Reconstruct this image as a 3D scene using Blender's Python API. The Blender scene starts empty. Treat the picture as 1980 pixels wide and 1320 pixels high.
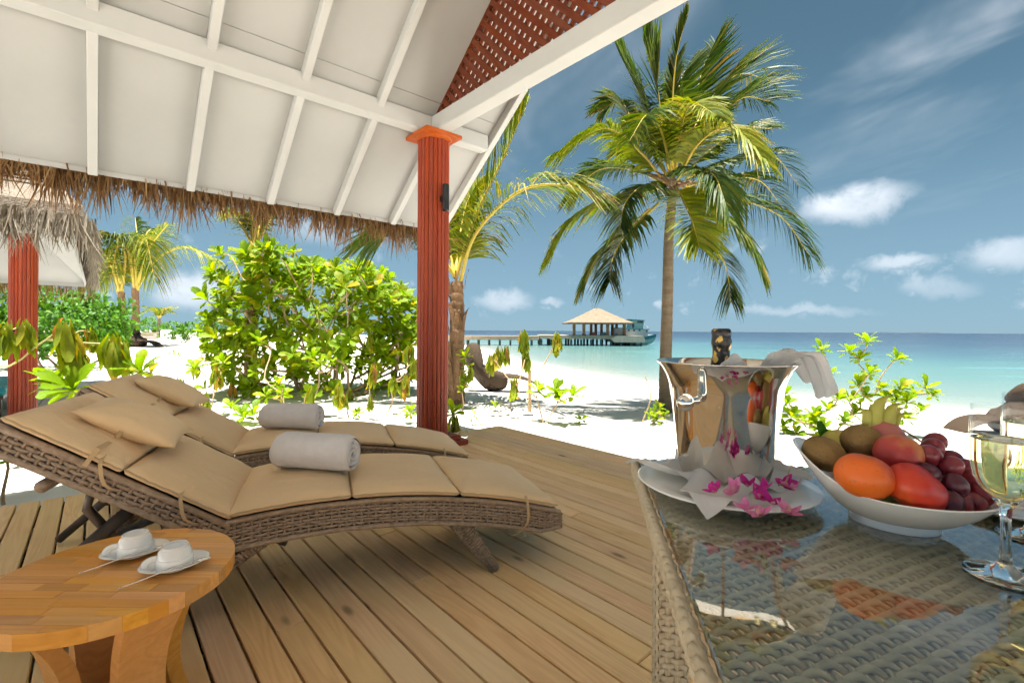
import bpy, math, random
import numpy as np
from mathutils import Vector, Matrix
PI = math.pi; rad = math.radians
RNG = random.Random(7)
S = bpy.context.scene; COL = S.collection

# ------------------------------------------------------------------ camera, sky, sun, exposure
FPX, CX, HY, ROLL, CAMZ = 922.0, 990.0, 639.0, rad(.35), 1.0
cam = bpy.data.cameras.new('camera'); camo = bpy.data.objects.new('camera', cam); COL.objects.link(camo)
cam.sensor_width = 36; cam.lens = 36 * FPX / 1980; cam.shift_y = -21 / 1980
cam.clip_start = .02; cam.clip_end = 60000
camo.location = (0, 0, CAMZ)
camo.matrix_world = Matrix.Translation((0, 0, CAMZ)) @ Matrix.Rotation(-ROLL, 4, 'Y') @ Matrix.Rotation(rad(90), 4, 'X')
S.camera = camo
SUN_EL, SUN_AZ = rad(84.5), rad(226)       # azimuth clockwise from +Y (straight ahead) towards +X (right)
SKY_STRENGTH, SUN_STRENGTH, EXPOSURE = .05, 4.5, 2.12
sun = bpy.data.lights.new('sun', 'SUN'); sun.energy = SUN_STRENGTH; sun.angle = rad(.53); sun.color = (1, .955, .88)
suno = bpy.data.objects.new('sun', sun); COL.objects.link(suno)
sd = Vector((math.sin(SUN_AZ) * math.cos(SUN_EL), math.cos(SUN_AZ) * math.cos(SUN_EL), math.sin(SUN_EL)))
suno.rotation_euler = sd.to_track_quat('Z', 'Y').to_euler(); suno.location = (0, 0, 30)
S.view_settings.view_transform = 'Standard'; S.view_settings.look = 'None'
S.view_settings.exposure = EXPOSURE; S.view_settings.gamma = 1; S.view_settings.use_curve_mapping = False
S.render.engine = 'CYCLES'
cy = S.cycles
cy.max_bounces = 18; cy.diffuse_bounces = 4; cy.glossy_bounces = 3; cy.transmission_bounces = 18; cy.transparent_max_bounces = 12; cy.use_adaptive_sampling = True; cy.adaptive_threshold = .03; cy.adaptive_min_samples = 12
cy.use_denoising = True; cy.caustics_reflective = False; cy.caustics_refractive = False; cy.sample_clamp_indirect = 6

def ray(px, py):
    xc = (px - CX) / FPX; yc = -(py - HY) / FPX; c, s = math.cos(ROLL), math.sin(ROLL)
    return Vector((xc * c - yc * s, 1.0, xc * s + yc * c))
def P(px, py, Y): return Vector((0, 0, CAMZ)) + ray(px, py) * Y
def G(px, py, z=0.0):
    d = ray(px, py); return Vector((0, 0, CAMZ)) + d * ((z - CAMZ) / d.z)

# ------------------------------------------------------------------ node helpers
class NT:
    def __init__(s, tree): s.t = tree; s.n = tree.nodes; s.l = tree.links
    def add(s, typ, **kw):
        n = s.n.new(typ)
        for k, v in kw.items():
            if k == 'ins':
                for i, val in v.items(): s.set(n, i, val)
            else: setattr(n, k, v)
        return n
    def set(s, n, i, val):
        sock = n.inputs[i]
        if isinstance(val, bpy.types.NodeSocket): s.l.new(val, sock)
        else:
            if hasattr(sock, 'default_value'):
                try: sock.default_value = val
                except Exception: sock.default_value = (*val, 1.0)
    def math(s, op, a, b=None, c=None, clamp=False):
        n = s.add('ShaderNodeMath', operation=op, use_clamp=clamp); s.set(n, 0, a)
        if b is not None: s.set(n, 1, b)
        if c is not None: s.set(n, 2, c)
        return n.outputs[0]
    def mix(s, fac, a, b, mode='MIX'):
        n = s.add('ShaderNodeMix', data_type='RGBA', blend_type=mode); s.set(n, 0, fac); s.set(n, 6, a); s.set(n, 7, b)
        return n.outputs[2]
    def ramp(s, fac, stops, interp='LINEAR'):
        n = s.add('ShaderNodeValToRGB'); r = n.color_ramp; r.interpolation = interp
        while len(r.elements) < len(stops): r.elements.new(.5)
        for e, (p, c) in zip(r.elements, stops):
            e.position = p; e.color = (c, c, c, 1) if not hasattr(c, '__len__') else (*c, 1)
        s.set(n, 0, fac); return n.outputs[0]
    def maprange(s, v, a, b, c=0., d=1., smooth=False):
        n = s.add('ShaderNodeMapRange', interpolation_type='SMOOTHSTEP' if smooth else 'LINEAR'); s.set(n, 0, v)
        for i, x in enumerate((a, b, c, d)): s.set(n, i + 1, x)
        return n.outputs[0]
    def noise(s, vec, scale, detail=3., rough=.55, dist=0., col=False):
        n = s.add('ShaderNodeTexNoise'); s.set(n, 'Vector', vec); s.set(n, 'Scale', scale); s.set(n, 'Detail', detail); s.set(n, 'Roughness', rough); s.set(n, 'Distortion', dist)
        return n.outputs['Color'] if col else n.outputs['Fac']
    def mapping(s, vec, scale=(1, 1, 1), loc=(0, 0, 0), rot=(0, 0, 0)):
        n = s.add('ShaderNodeMapping'); s.set(n, 0, vec); s.set(n, 1, loc); s.set(n, 2, rot); s.set(n, 3, scale); return n.outputs[0]
    def coord(s, which='Object'): return s.add('ShaderNodeTexCoord').outputs[which]
    def bump(s, h, strength=.3, dist=.01):
        n = s.add('ShaderNodeBump'); s.set(n, 'Strength', strength); s.set(n, 'Distance', dist); s.set(n, 'Height', h); return n.outputs[0]
    def hsv(s, col, h=.5, sat=1., v=1.):
        n = s.add('ShaderNodeHueSaturation'); s.set(n, 0, h); s.set(n, 1, sat); s.set(n, 2, v); s.set(n, 4, col); return n.outputs[0]

def new_mat(name):
    m = bpy.data.materials.new(name); m.use_nodes = True; t = NT(m.node_tree)
    p = t.n['Principled BSDF']; return m, t, p
def setp(t, p, **kw):
    names = dict(color='Base Color', rough='Roughness', metal='Metallic', spec='Specular IOR Level', normal='Normal', coat='Coat Weight',
                 trans='Transmission Weight', ior='IOR', sss='Subsurface Weight', sheen='Sheen Weight', alpha='Alpha', coatr='Coat Roughness')
    for k, v in kw.items(): t.set(p, names[k], v)

def mottled(name, c1, c2, scale=8., rough=.6, bump=.15, bscale=60., bd=.004, stretch=(1, 1, 1), spec=.4, metal=0., coat=0., rv=.0, coords='Object', **kw):
    m, t, p = new_mat(name); v = t.mapping(t.coord(coords), stretch)
    n = t.noise(v, scale, 5., .6); c = t.mix(t.maprange(n, .3, .7), c1, c2)
    if rv:
        r = t.add('ShaderNodeObjectInfo').outputs['Random']
        c = t.hsv(c, .5, 1., t.maprange(r, 0, 1, 1 - rv, 1 + rv))
    setp(t, p, color=c, rough=t.maprange(t.noise(v, scale * 2.3), .3, .7, max(0, rough - .08), min(1, rough + .08)), spec=spec, metal=metal, coat=coat, **kw)
    if bump: setp(t, p, normal=t.bump(t.noise(v, bscale, 4.), bump, bd))
    return m

# ------------------------------------------------------------------ world
W = bpy.data.worlds.new('World'); S.world = W; W.use_nodes = True
def build_world():
    t = NT(W.node_tree); t.n.clear()
    sky = t.add('ShaderNodeTexSky', sky_type='NISHITA', sun_disc=False, sun_elevation=SUN_EL, sun_rotation=SUN_AZ,
                altitude=0, air_density=.275, dust_density=.2, ozone_density=3.0)
    d = t.coord('Generated'); sp = t.add('ShaderNodeSeparateXYZ'); t.set(sp, 0, d)
    x, y, z = sp.outputs
    el = t.math('ARCSINE', z); az = t.math('ARCTAN2', x, y)
    col = t.hsv(sky.outputs[0], .458, .90, .97)
    # thin high veil
    zz = t.math('MAXIMUM', z, .05)
    pl = t.add('ShaderNodeCombineXYZ'); t.set(pl, 0, t.math('DIVIDE', x, zz)); t.set(pl, 1, t.math('DIVIDE', y, zz))
    v1 = t.mapping(pl.outputs[0], (1.0, .55, 1), (3.3, 1.2, 0), (0, 0, .5))
    cir = t.noise(v1, 1.1, 4., .62, .6)
    cir = t.maprange(cir, .44, .80, 0, .38, True)
    cir = t.math('MULTIPLY', cir, t.maprange(z, .12, .42, 0, 1, True))
    # small fair-weather cumulus: puffs strewn low all round, the larger ones where the photograph has them
    ae = t.add('ShaderNodeCombineXYZ'); t.set(ae, 0, az); t.set(ae, 1, el)
    nz = t.noise(ae.outputs[0], 15., 4., .62, .25)
    warp = t.add('ShaderNodeCombineXYZ'); wv_ = t.math('MULTIPLY', t.math('SUBTRACT', nz, .5), .075)
    t.set(warp, 0, t.math('ADD', az, wv_)); t.set(warp, 1, t.math('SUBTRACT', el, t.math('MULTIPLY', wv_, .75)))
    band = t.math('MULTIPLY', t.maprange(el, .015, .05, 0, 1, True), t.maprange(el, .13, .22, 1, 0, True))
    tot = t.math('MULTIPLY', t.maprange(nz, .56, .74, 0, .40, True), band)
    def puff(px, py, w, h, dens, tilt=0.):
        nonlocal tot
        r = ray(px, py).normalized(); a0 = math.atan2(r.x, r.y); e0 = math.asin(r.z)
        m = t.add('ShaderNodeMapping', vector_type='TEXTURE'); t.set(m, 0, warp.outputs[0]); t.set(m, 1, (a0, e0, 0)); t.set(m, 2, (0, 0, tilt)); t.set(m, 3, (w, h, 1))
        ln = t.add('ShaderNodeVectorMath', operation='LENGTH'); t.set(ln, 0, m.outputs[0])
        tot = t.math('MAXIMUM', tot, t.maprange(ln.outputs['Value'], 1.0, .25, 0, dens, True))
    for a in ((1655, 395, .100, .036, .95, .10), (1745, 510, .062, .020, .65), (1962, 490, .07, .036, .6), (1812, 555, .055, .022, .35), (368, 560, .085, .050, .9),
              (975, 580, .075, .030, .65), (1065, 582, .028, .015, .5), (1540, 600, .13, .014, .4), (1278, 588, .016, .013, .5), (620, 440, .1, .04, .4)):
        puff(*a)
    tot = t.math('MAXIMUM', tot, cir)
    hz = t.maprange(el, -.02, .42, .85, 0., True)
    cmix = t.mix(hz, col, (1.18, 1.84, 2.30, 1))
    cloud = t.mix(t.maprange(nz, .35, .7), (3.2, 3.7, 4.2, 1), (4.9, 5.2, 5.6, 1))
    fin = t.mix(tot, cmix, cloud)
    bg = t.add('ShaderNodeBackground'); t.set(bg, 0, fin); t.set(bg, 1, SKY_STRENGTH)
    o = t.add('ShaderNodeOutputWorld'); t.l.new(bg.outputs[0], o.inputs[0])
build_world()
W.cycles.sampling_method = 'MANUAL'; W.cycles.sample_map_resolution = 256

# ------------------------------------------------------------------ mesh helpers
class MB:
    def __init__(s): s.v = []; s.f = []; s.n = 0; s.rnd = []
    def add(s, verts, faces, rnd=0.):
        verts = np.asarray(verts, float).reshape(-1, 3)
        s.v.append(verts); s.f.extend([tuple(int(i) + s.n for i in f) for f in faces]); s.n += len(verts); s.rnd.append(np.full(len(verts), rnd))
        return s
    def box(s, c, size, rot=None, bev=0.0, taper=1.0):
        x, y, z = (a / 2 for a in size)
        if bev > 0:
            b = min(bev, x * .9, y * .9, z * .9); vs = []; 
            for sz, ring in ((-1, 0), (-1, 1), (1, 1), (1, 0)):
                zz = sz * z if ring == 0 else sz * (z - b)
                inx = b if ring == 0 else 0
                tp = taper if sz > 0 else 1
                for (sx, sy, ax) in ((-1, -1, 0), (1, -1, 1), (1, 1, 0), (-1, 1, 1)):
                    X, Y_ = x - inx, y - inx
                    if ax == 0: pts = [(sx * X, sy * (Y_ - b)), (sx * (X - b), sy * Y_)]
                    else: pts = [(sx * (X - b), sy * Y_), (sx * X, sy * (Y_ - b))]
                    vs += [(p[0] * tp, p[1] * tp, zz) for p in pts]
            fs = [tuple(range(7, -1, -1)), tuple(range(24, 32))]
            for k in range(3):
                for i in range(8): fs.append((k * 8 + i, k * 8 + (i + 1) % 8, k * 8 + 8 + (i + 1) % 8, k * 8 + 8 + i))
        else:
            vs = [(sx * x * (taper if sz > 0 else 1), sy * y * (taper if sz > 0 else 1), sz * z) for sz in (-1, 1) for sx, sy in ((-1, -1), (1, -1), (1, 1), (-1, 1))]
            fs = [(3, 2, 1, 0), (4, 5, 6, 7), (0, 1, 5, 4), (1, 2, 6, 5), (2, 3, 7, 6), (3, 0, 4, 7)]
        v = np.array(vs)
        if rot is not None: v = v @ np.array(rot.to_3x3()).T
        return s.add(v + np.array(c), fs)
    def bar(s, a, b, w, h, up=(0, 0, 1), bev=0.):
        a, b = Vector(a), Vector(b); d = (b - a); L = d.length; d.normalize(); up = Vector(up)
        y = up.cross(d).normalized(); z = d.cross(y)
        R = Matrix((d, y, z)).transposed()
        return s.box((a + b) / 2, (L, w, h), R, bev)
    def tube(s, pts, r, n=8, caps=True, flat=1.0):
        pts = [Vector(p) for p in pts]; m = len(pts)
        if not hasattr(r, '__len__'): r = [r] * m
        T = [(pts[min(i + 1, m - 1)] - pts[max(i - 1, 0)]).normalized() for i in range(m)]
        up = Vector((0, 0, 1)) if abs(T[0].z) < .9 else Vector((1, 0, 0))
        nrm = T[0].cross(up).normalized(); vs = []
        for i in range(m):
            nrm = (nrm - T[i] * nrm.dot(T[i])); nrm = nrm.normalized() if nrm.length > 1e-6 else T[i].orthogonal().normalized()
            b = T[i].cross(nrm)
            for k in range(n):
                a = 2 * PI * k / n; vs.append(pts[i] + (nrm * math.cos(a) + b * math.sin(a) * flat) * r[i])
        fs = [(i * n + k, i * n + (k + 1) % n, (i + 1) * n + (k + 1) % n, (i + 1) * n + k) for i in range(m - 1) for k in range(n)]
        if caps: fs += [tuple(range(n - 1, -1, -1)), tuple(range((m - 1) * n, m * n))]
        return s.add([tuple(v) for v in vs], fs)
    def strand(s, pts, nrm, hw, ht, ns=6):
        pts = np.asarray(pts); nrm = np.asarray(nrm); m = len(pts)
        T = np.gradient(pts, axis=0); T /= np.linalg.norm(T, axis=1)[:, None] + 1e-12
        b = np.cross(nrm, T); b /= np.linalg.norm(b, axis=1)[:, None] + 1e-12
        n2 = np.cross(T, b); a = np.arange(ns) * 2 * PI / ns
        vs = pts[:, None] + b[:, None] * (np.cos(a) * hw)[None, :, None] + n2[:, None] * (np.sin(a) * ht)[None, :, None]
        fs = [(i * ns + k, i * ns + (k + 1) % ns, (i + 1) * ns + (k + 1) % ns, (i + 1) * ns + k) for i in range(m - 1) for k in range(ns)]
        return s.add(vs.reshape(-1, 3), fs)
    def lathe(s, prof, n=32, c=(0, 0, 0), sx=1., sy=1.):
        vs = [(c[0] + r * math.cos(2 * PI * k / n) * sx, c[1] + r * math.sin(2 * PI * k / n) * sy, c[2] + z) for r, z in prof for k in range(n)]
        fs = [(i * n + k, i * n + (k + 1) % n, (i + 1) * n + (k + 1) % n, (i + 1) * n + k) for i in range(len(prof) - 1) for k in range(n)]
        if prof[0][0] > 1e-5: fs.append(tuple(range(n - 1, -1, -1)))
        if prof[-1][0] > 1e-5: fs.append(tuple(range((len(prof) - 1) * n, len(prof) * n)))
        return s.add(vs, fs)
    def grid(s, arr, closed_u=False, rnd=0.):
        arr = np.asarray(arr, float); a, b = arr.shape[:2]
        fs = [(i * b + j, i * b + (j + 1) % b, ((i + 1) % a) * b + (j + 1) % b, ((i + 1) % a) * b + j)
              for i in range(a if closed_u else a - 1) for j in range(b - 1)]
        return s.add(arr.reshape(-1, 3), fs, rnd)
    def prism(s, poly, a, b, axis=1):
        """polygon in the plane across `axis`, from a to b"""
        n = len(poly); mk = (lambda p, t: (t, p[0], p[1])) if axis == 0 else (lambda p, t: (p[0], t, p[1])) if axis == 1 else (lambda p, t: (p[0], p[1], t))
        vs = [mk(p, a) for p in poly] + [mk(p, b) for p in poly]
        return s.add(vs, [tuple(range(n - 1, -1, -1)), tuple(range(n, 2 * n))] + [(i, (i + 1) % n, n + (i + 1) % n, n + i) for i in range(n)])
    def ball(s, c, r, n=16, m=10, sc=(1, 1, 1), noise=0., seed=0):
        vs = []; rr = random.Random(seed)
        for i in range(m + 1):
            th = PI * i / m
            for k in range(n):
                ph = 2 * PI * k / n; q = r * (1 + noise * rr.uniform(-1, 1))
                vs.append((c[0] + q * math.sin(th) * math.cos(ph) * sc[0], c[1] + q * math.sin(th) * math.sin(ph) * sc[1], c[2] + q * math.cos(th) * sc[2]))
        fs = [(i * n + k, (i + 1) * n + k, (i + 1) * n + (k + 1) % n, i * n + (k + 1) % n) for i in range(m) for k in range(n)]
        return s.add(vs, fs)
    def mesh(s, name, mat, smooth=False, attr=False, solid=None):
        me = bpy.data.meshes.new(name); v = np.concatenate(s.v) if s.v else np.zeros((0, 3))
        me.from_pydata(v.tolist(), [], s.f); me.validate(verbose=False)
        if attr:
            a = me.attributes.new('rnd', 'FLOAT', 'POINT'); 
            if len(a.data) == len(v): a.data.foreach_set('value', np.concatenate(s.rnd))
        if smooth is True: me.polygons.foreach_set('use_smooth', [True] * len(me.polygons))
        elif smooth:
            me.polygons.foreach_set('use_smooth', [True] * len(me.polygons)); me.set_sharp_from_angle(angle=smooth)
        if mat: me.materials.append(mat)
        me.update(); return me
    def build(s, name, mat, parent=None, smooth=False, attr=False, **kw):
        return link(name, s.mesh(name, mat, smooth, attr), parent, **kw)

def link(name, me, parent=None, loc=None, rz=None, kind=None, label=None, mat=None):
    o = bpy.data.objects.new(name, me); COL.objects.link(o)
    if parent is not None: o.parent = parent
    if loc is not None: o.location = loc
    if rz is not None: o.rotation_euler = (0, 0, rz)
    if mat is not None: o.matrix_local = mat
    if kind: o['kind'] = kind
    if label: o['label'] = label
    return o
def tag(o, label, cat, group=None):
    o['label'] = label; o['category'] = cat
    if group: o['group'] = group
    return o
def thing(name, label, cat, loc=(0, 0, 0), rz=0., group=None):
    o = bpy.data.objects.new(name, None); COL.objects.link(o); o.location = loc; o.rotation_euler = (0, 0, rz); o.empty_display_size = .1
    return tag(o, label, cat, group)
def copy_tree(o, parent=None):
    c = o.copy(); COL.objects.link(c); c.parent = parent
    for ch in list(o.children): copy_tree(ch, c)
    return c
def bez(pts, n):
    """smooth curve through control points (Catmull-Rom)"""
    p = [np.array(q, float) for q in pts]; p = [2 * p[0] - p[1]] + p + [2 * p[-1] - p[-2]]; out = []
    segs = len(p) - 3
    for i in range(n):
        u = i / (n - 1) * segs; k = min(int(u), segs - 1); t = u - k
        a, b, c, d = p[k:k + 4]
        out.append(.5 * ((2 * b) + (-a + c) * t + (2 * a - 5 * b + 4 * c - d) * t * t + (-a + 3 * b - 3 * c + d) * t ** 3))
    return out

# ------------------------------------------------------------------ materials
def wood_mat(name, c_light, c_dark, c_alt, axis=1, rough=.6, figure=1., knots=True, rv=.16, coat=0., scale=1., hv=1.):
    """straight-grained timber; the grain runs along local axis 0 (x) or 1 (y) or 2 (z)"""
    m, t, p = new_mat(name); co = t.coord('Object'); r = t.add('ShaderNodeObjectInfo').outputs['Random']
    off = t.add('ShaderNodeCombineXYZ'); 
    for i, k in enumerate((37.3, 91.7, 53.1)): t.set(off, i, t.math('MULTIPLY', r, k))
    v = t.add('ShaderNodeVectorMath', operation='ADD'); t.set(v, 0, co); t.set(v, 1, off.outputs[0]); v = v.outputs[0]
    st = [16., 16., 16.]; st[axis] = 1.1
    vs = t.mapping(v, tuple(q * scale for q in st))
    fig = t.noise(vs, .55, 2., .5, 1.2)
    rings = t.math('FRACT', t.math('MULTIPLY', fig, 9. * figure))
    rings = t.math('ABSOLUTE', t.math('SUBTRACT', rings, .5)); rings = t.maprange(rings, .0, .42, 1., 0., True)
    st2 = [120., 120., 120.]; st2[axis] = 3.
    fine = t.noise(t.mapping(v, tuple(q * scale for q in st2)), 1., 3., .6)
    big = t.noise(v, 2.1 * scale, 3., .6)
    c = t.mix(t.math('MULTIPLY', rings, .42), c_light, c_dark)
    c = t.mix(t.maprange(fine, .42, .72, 0, .35), c, c_dark)
    c = t.mix(t.maprange(big, .42, .68, 0, .75, True), c, c_alt)
    h = fine
    if knots:
        st3 = [7., 7., 7.]; st3[axis] = 2.6
        vor = t.add('ShaderNodeTexVoronoi', feature='F1'); t.set(vor, 'Vector', t.mapping(v, tuple(q * scale for q in st3))); t.set(vor, 'Scale', .8)
        k = t.maprange(vor.outputs['Distance'], .03, .12, 1., 0., True)
        gate = t.math('GREATER_THAN', t.noise(vor.outputs['Position'], 3.7, 0.), .53)
        kk = t.math('MULTIPLY', k, gate)
        halo = t.math('MULTIPLY', t.maprange(vor.outputs['Distance'], .10, .34, .35, 0., True), gate)
        c = t.mix(halo, c, c_dark); c = t.mix(t.math('MULTIPLY', kk, .8), c, tuple(q * .3 for q in c_dark[:3]) + (1,))
    c = t.hsv(c, t.maprange(t.math('FRACT', t.math('MULTIPLY', r, 7.7)), 0, 1, .5 - .008 * hv, .5 + .012 * hv), t.maprange(t.math('FRACT', t.math('MULTIPLY', r, 3.3)), 0, 1, 1 - .18 * hv, 1 + .12 * hv), t.maprange(r, 0, 1, 1 - rv, 1 + rv))
    setp(t, p, color=c, rough=t.maprange(fine, .3, .7, rough - .08, rough + .1), spec=.35, coat=coat, coatr=.25, normal=t.bump(t.math('ADD', t.math('MULTIPLY', fine, .6), rings), .12, .003))
    return m
M = {}
M['deck'] = wood_mat('deck timber', (.97, .65, .335, 1), (.76, .44, .19, 1), (.92, .65, .325, 1), axis=1, hv=.5, rv=.09)
M['deck_dark'] = mottled('deck joist', (.085, .05, .025, 1), (.12, .075, .04, 1), rough=.9)
M['grey_deck'] = mottled('weathered boards', (.36, .33, .29, 1), (.46, .43, .38, 1), 5., .8, rv=.12)
M['teak'] = wood_mat('oiled teak', (.82, .39, .085, 1), (.64, .25, .04, 1), (.76, .32, .058, 1), axis=0, rough=.42, knots=False, rv=.15, coat=.15, figure=.7, hv=.45)
M['red'] = wood_mat('red stained timber', (.32, .042, .010, 1), (.23, .025, .006, 1), (.34, .050, .011, 1), axis=2, rough=.5, knots=False, rv=.09, figure=.3, hv=.25)
M['red_cap'] = wood_mat('orange stained timber', (.44, .095, .012, 1), (.32, .055, .008, 1), (.43, .09, .011, 1), axis=0, rough=.48, knots=False, rv=.04, figure=.5, hv=.2)
M['lattice'] = wood_mat('lattice timber', (.145, .028, .007, 1), (.085, .014, .004, 1), (.16, .034, .008, 1), axis=0, rough=.6, knots=False, rv=.12, hv=.3)
M['white'] = mottled('white painted timber', (.47, .478, .47, 1), (.51, .518, .51, 1), 3., .55, .06, 40., .003)
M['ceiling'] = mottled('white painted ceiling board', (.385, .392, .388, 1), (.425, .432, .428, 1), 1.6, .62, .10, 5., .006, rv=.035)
M['thatch'] = mottled('dry palm thatch', (.30, .185, .085, 1), (.17, .095, .04, 1), 14., .85, .6, 90., .01, (1, 1, .25))
M['thatch_grey'] = mottled('weathered thatch', (.25, .215, .17, 1), (.165, .14, .108, 1), 5., .9, .7, 60., .02)
M['thatch_tan'] = mottled('tan thatch roof', (.195, .155, .108, 1), (.13, .10, .068, 1), 2.2, .9, .5, 14., .08)
def strand_mat(name, stops, rough=.75):
    m, t, p = new_mat(name); a = t.add('ShaderNodeAttribute', attribute_name='rnd').outputs['Fac']
    setp(t, p, color=t.ramp(a, stops), rough=rough, spec=.25)
    tr = t.add('ShaderNodeBsdfTranslucent'); t.set(tr, 0, t.ramp(a, stops)); mx = t.add('ShaderNodeMixShader'); t.set(mx, 0, .2)
    t.l.new(p.outputs[0], mx.inputs[1]); t.l.new(tr.outputs[0], mx.inputs[2]); t.l.new(mx.outputs[0], t.n['Material Output'].inputs[0]); return m
M['fringe'] = strand_mat('thatch strands', [(0, (.13, .062, .022)), (.5, (.26, .145, .06)), (1, (.42, .27, .13))])
M['fringe_pale'] = strand_mat('bleached thatch strands', [(0, (.14, .11, .075)), (.5, (.25, .22, .17)), (1, (.38, .34, .28))])
def leaf_mat(name, stops, translucent=.35, rough=.38, dry=None):
    m, t, p = new_mat(name); a = t.add('ShaderNodeAttribute', attribute_name='rnd').outputs['Fac']; r = t.add('ShaderNodeObjectInfo').outputs['Random']
    q = t.math('FRACT', t.math('ADD', a, t.math('MULTIPLY', r, .999)))
    c = t.ramp(q, stops); n = t.noise(t.coord('Object'), 30., 3.); c = t.hsv(c, .5, 1., t.maprange(n, .3, .7, .85, 1.15))
    setp(t, p, color=c, rough=rough, spec=.22)
    tr = t.add('ShaderNodeBsdfTranslucent'); t.set(tr, 0, t.hsv(c, .49, 1.1, 1.35)); mx = t.add('ShaderNodeMixShader'); t.set(mx, 0, translucent)
    t.l.new(p.outputs[0], mx.inputs[1]); t.l.new(tr.outputs[0], mx.inputs[2]); t.l.new(mx.outputs[0], t.n['Material Output'].inputs[0]); return m
M['leaf'] = leaf_mat('naupaka leaf', [(0, (.10, .19, .004)), (.45, (.155, .265, .006)), (.85, (.215, .31, .008)), (.96, (.28, .30, .014)), (1, (.42, .30, .022))], .56, .5)
M['leaf_hedge'] = leaf_mat('hedge leaf', [(0, (.03, .11, .008)), (.6, (.06, .175, .011)), (1, (.125, .24, .018))], .3, .5)
M['leaf_wilt'] = leaf_mat('wilted leaf', [(0, (.17, .24, .016)), (.5, (.22, .28, .022)), (.78, (.28, .29, .028)), (.90, (.46, .36, .04)), (.97, (.40, .21, .05)), (1, (.32, .15, .04))], .5, .6)
M['palm'] = leaf_mat('palm leaflet', [(0, (.019, .046, .005)), (.5, (.045, .086, .008)), (.9, (.10, .125, .011)), (1, (.26, .17, .05))], .3, .5)
M['palm_yellow'] = leaf_mat('yellow green palm leaflet', [(0, (.075, .125, .008)), (.5, (.14, .185, .011)), (.9, (.23, .23, .016)), (1, (.32, .22, .06))], .38, .5)
M['palm_dry'] = leaf_mat('dry palm leaflet', [(0, (.30, .20, .09)), (.5, (.42, .29, .14)), (1, (.52, .38, .2))], .25, .6)
M['rachis'] = mottled('palm rachis', (.42, .36, .05, 1), (.50, .34, .05, 1), 6., .45, 0)
M['bark'] = mottled('palm bark', (.20, .155, .105, 1), (.13, .095, .062, 1), 5., .9, .7, 30., .02, (1, 1, 4))
M['bark_brown'] = mottled('fibrous palm bark', (.27, .16, .085, 1), (.16, .09, .045, 1), 7., .9, .8, 26., .03, (1, 1, .6))
M['stem'] = mottled('shrub stem', (.34, .235, .13, 1), (.44, .32, .19, 1), 9., .8, .4, 60., .005)
M['stem_green'] = mottled('green shrub stem', (.40, .36, .11, 1), (.46, .36, .17, 1), 9., .6, .3, 60., .003)
def canvas():
    m, t, p = new_mat('tan canvas cushion'); v = t.coord('Object'); n = t.noise(v, 3., 3.); wr = t.noise(t.mapping(v, (1, 2.4, 1)), 7., 3., .5, 1.6); gr = t.noise(v, 700., 1.); c = t.mix(t.maprange(n, .3, .7), (.80, .565, .315, 1), (.86, .615, .355, 1)); c = t.mix(t.maprange(gr, .3, .7, 0, .22), c, (.64, .44, .24, 1))
    setp(t, p, color=c, rough=.8, spec=.2, sheen=.15, normal=t.bump(t.math('ADD', wr, t.math('MULTIPLY', gr, .06)), .5, .014)); return m
M['cushion'] = canvas()
M['piping'] = mottled('tan piping', (.52, .35, .18, 1), (.56, .38, .20, 1), 9., .75, 0)
def wicker_mat(name, c1, c2, rough=.42):
    m, t, p = new_mat(name); v = t.coord('Object'); n = t.noise(v, 55., 2.); n2 = t.noise(v, 300., 2.)
    setp(t, p, color=t.mix(t.maprange(n, .3, .7), c1, c2), rough=rough, spec=.5, normal=t.bump(n2, .15, .0008)); return m
M['wicker'] = wicker_mat('brown resin wicker', (.27, .185, .12, 1), (.42, .30, .205, 1))
M['wicker_core'] = mottled('dark frame', (.050, .036, .027, 1), (.075, .054, .040, 1), 20., .5, 0)
M['rattan'] = wicker_mat('grey beige resin rattan', (.46, .375, .25, 1), (.60, .50, .35, 1), .45)
M['metal_brown'] = mottled('bronze painted metal', (.12, .085, .06, 1), (.15, .11, .08, 1), 12., .4, 0, metal=.3)
def terry():
    m, t, p = new_mat('grey terry towel'); v = t.coord('Object'); n = t.noise(v, 380., 3.); n2 = t.noise(v, 18., 3.)
    setp(t, p, color=t.mix(t.maprange(n2, .3, .7), (.74, .69, .665, 1), (.82, .77, .745, 1)), rough=.95, spec=.1, sheen=.35, normal=t.bump(n, .9, .004)); return m
M['towel'] = terry()
def linen():
    m, t, p = new_mat('white linen'); v = t.coord('Object'); setp(t, p, color=t.mix(t.noise(v, 6.), (.82, .805, .80, 1), (.86, .845, .835, 1)), rough=.85, spec=.12, normal=t.bump(t.noise(v, 500., 2.), .12, .0008))
    tr = t.add('ShaderNodeBsdfTranslucent'); t.set(tr, 0, (.86, .84, .82, 1)); mx = t.add('ShaderNodeMixShader'); t.set(mx, 0, .35)
    t.l.new(p.outputs[0], mx.inputs[1]); t.l.new(tr.outputs[0], mx.inputs[2]); t.l.new(mx.outputs[0], t.n['Material Output'].inputs[0]); return m
M['linen'] = linen()
M['porcelain'] = mottled('white porcelain', (.87, .855, .82, 1), (.89, .875, .84, 1), 3., .16, 0, spec=.5, coat=.3)
M['black'] = mottled('black powder coat', (.012, .012, .013, 1), (.018, .018, .018, 1), 20., .45, .05)
def steel():
    m, t, p = new_mat('polished steel'); v = t.coord('Object'); n = t.noise(t.mapping(v, (1, 1, .1)), 6., 2.)
    setp(t, p, color=(.80, .765, .71, 1), metal=1., rough=t.maprange(n, .3, .7, .035, .075)); return m
M['steel'] = steel()
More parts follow.
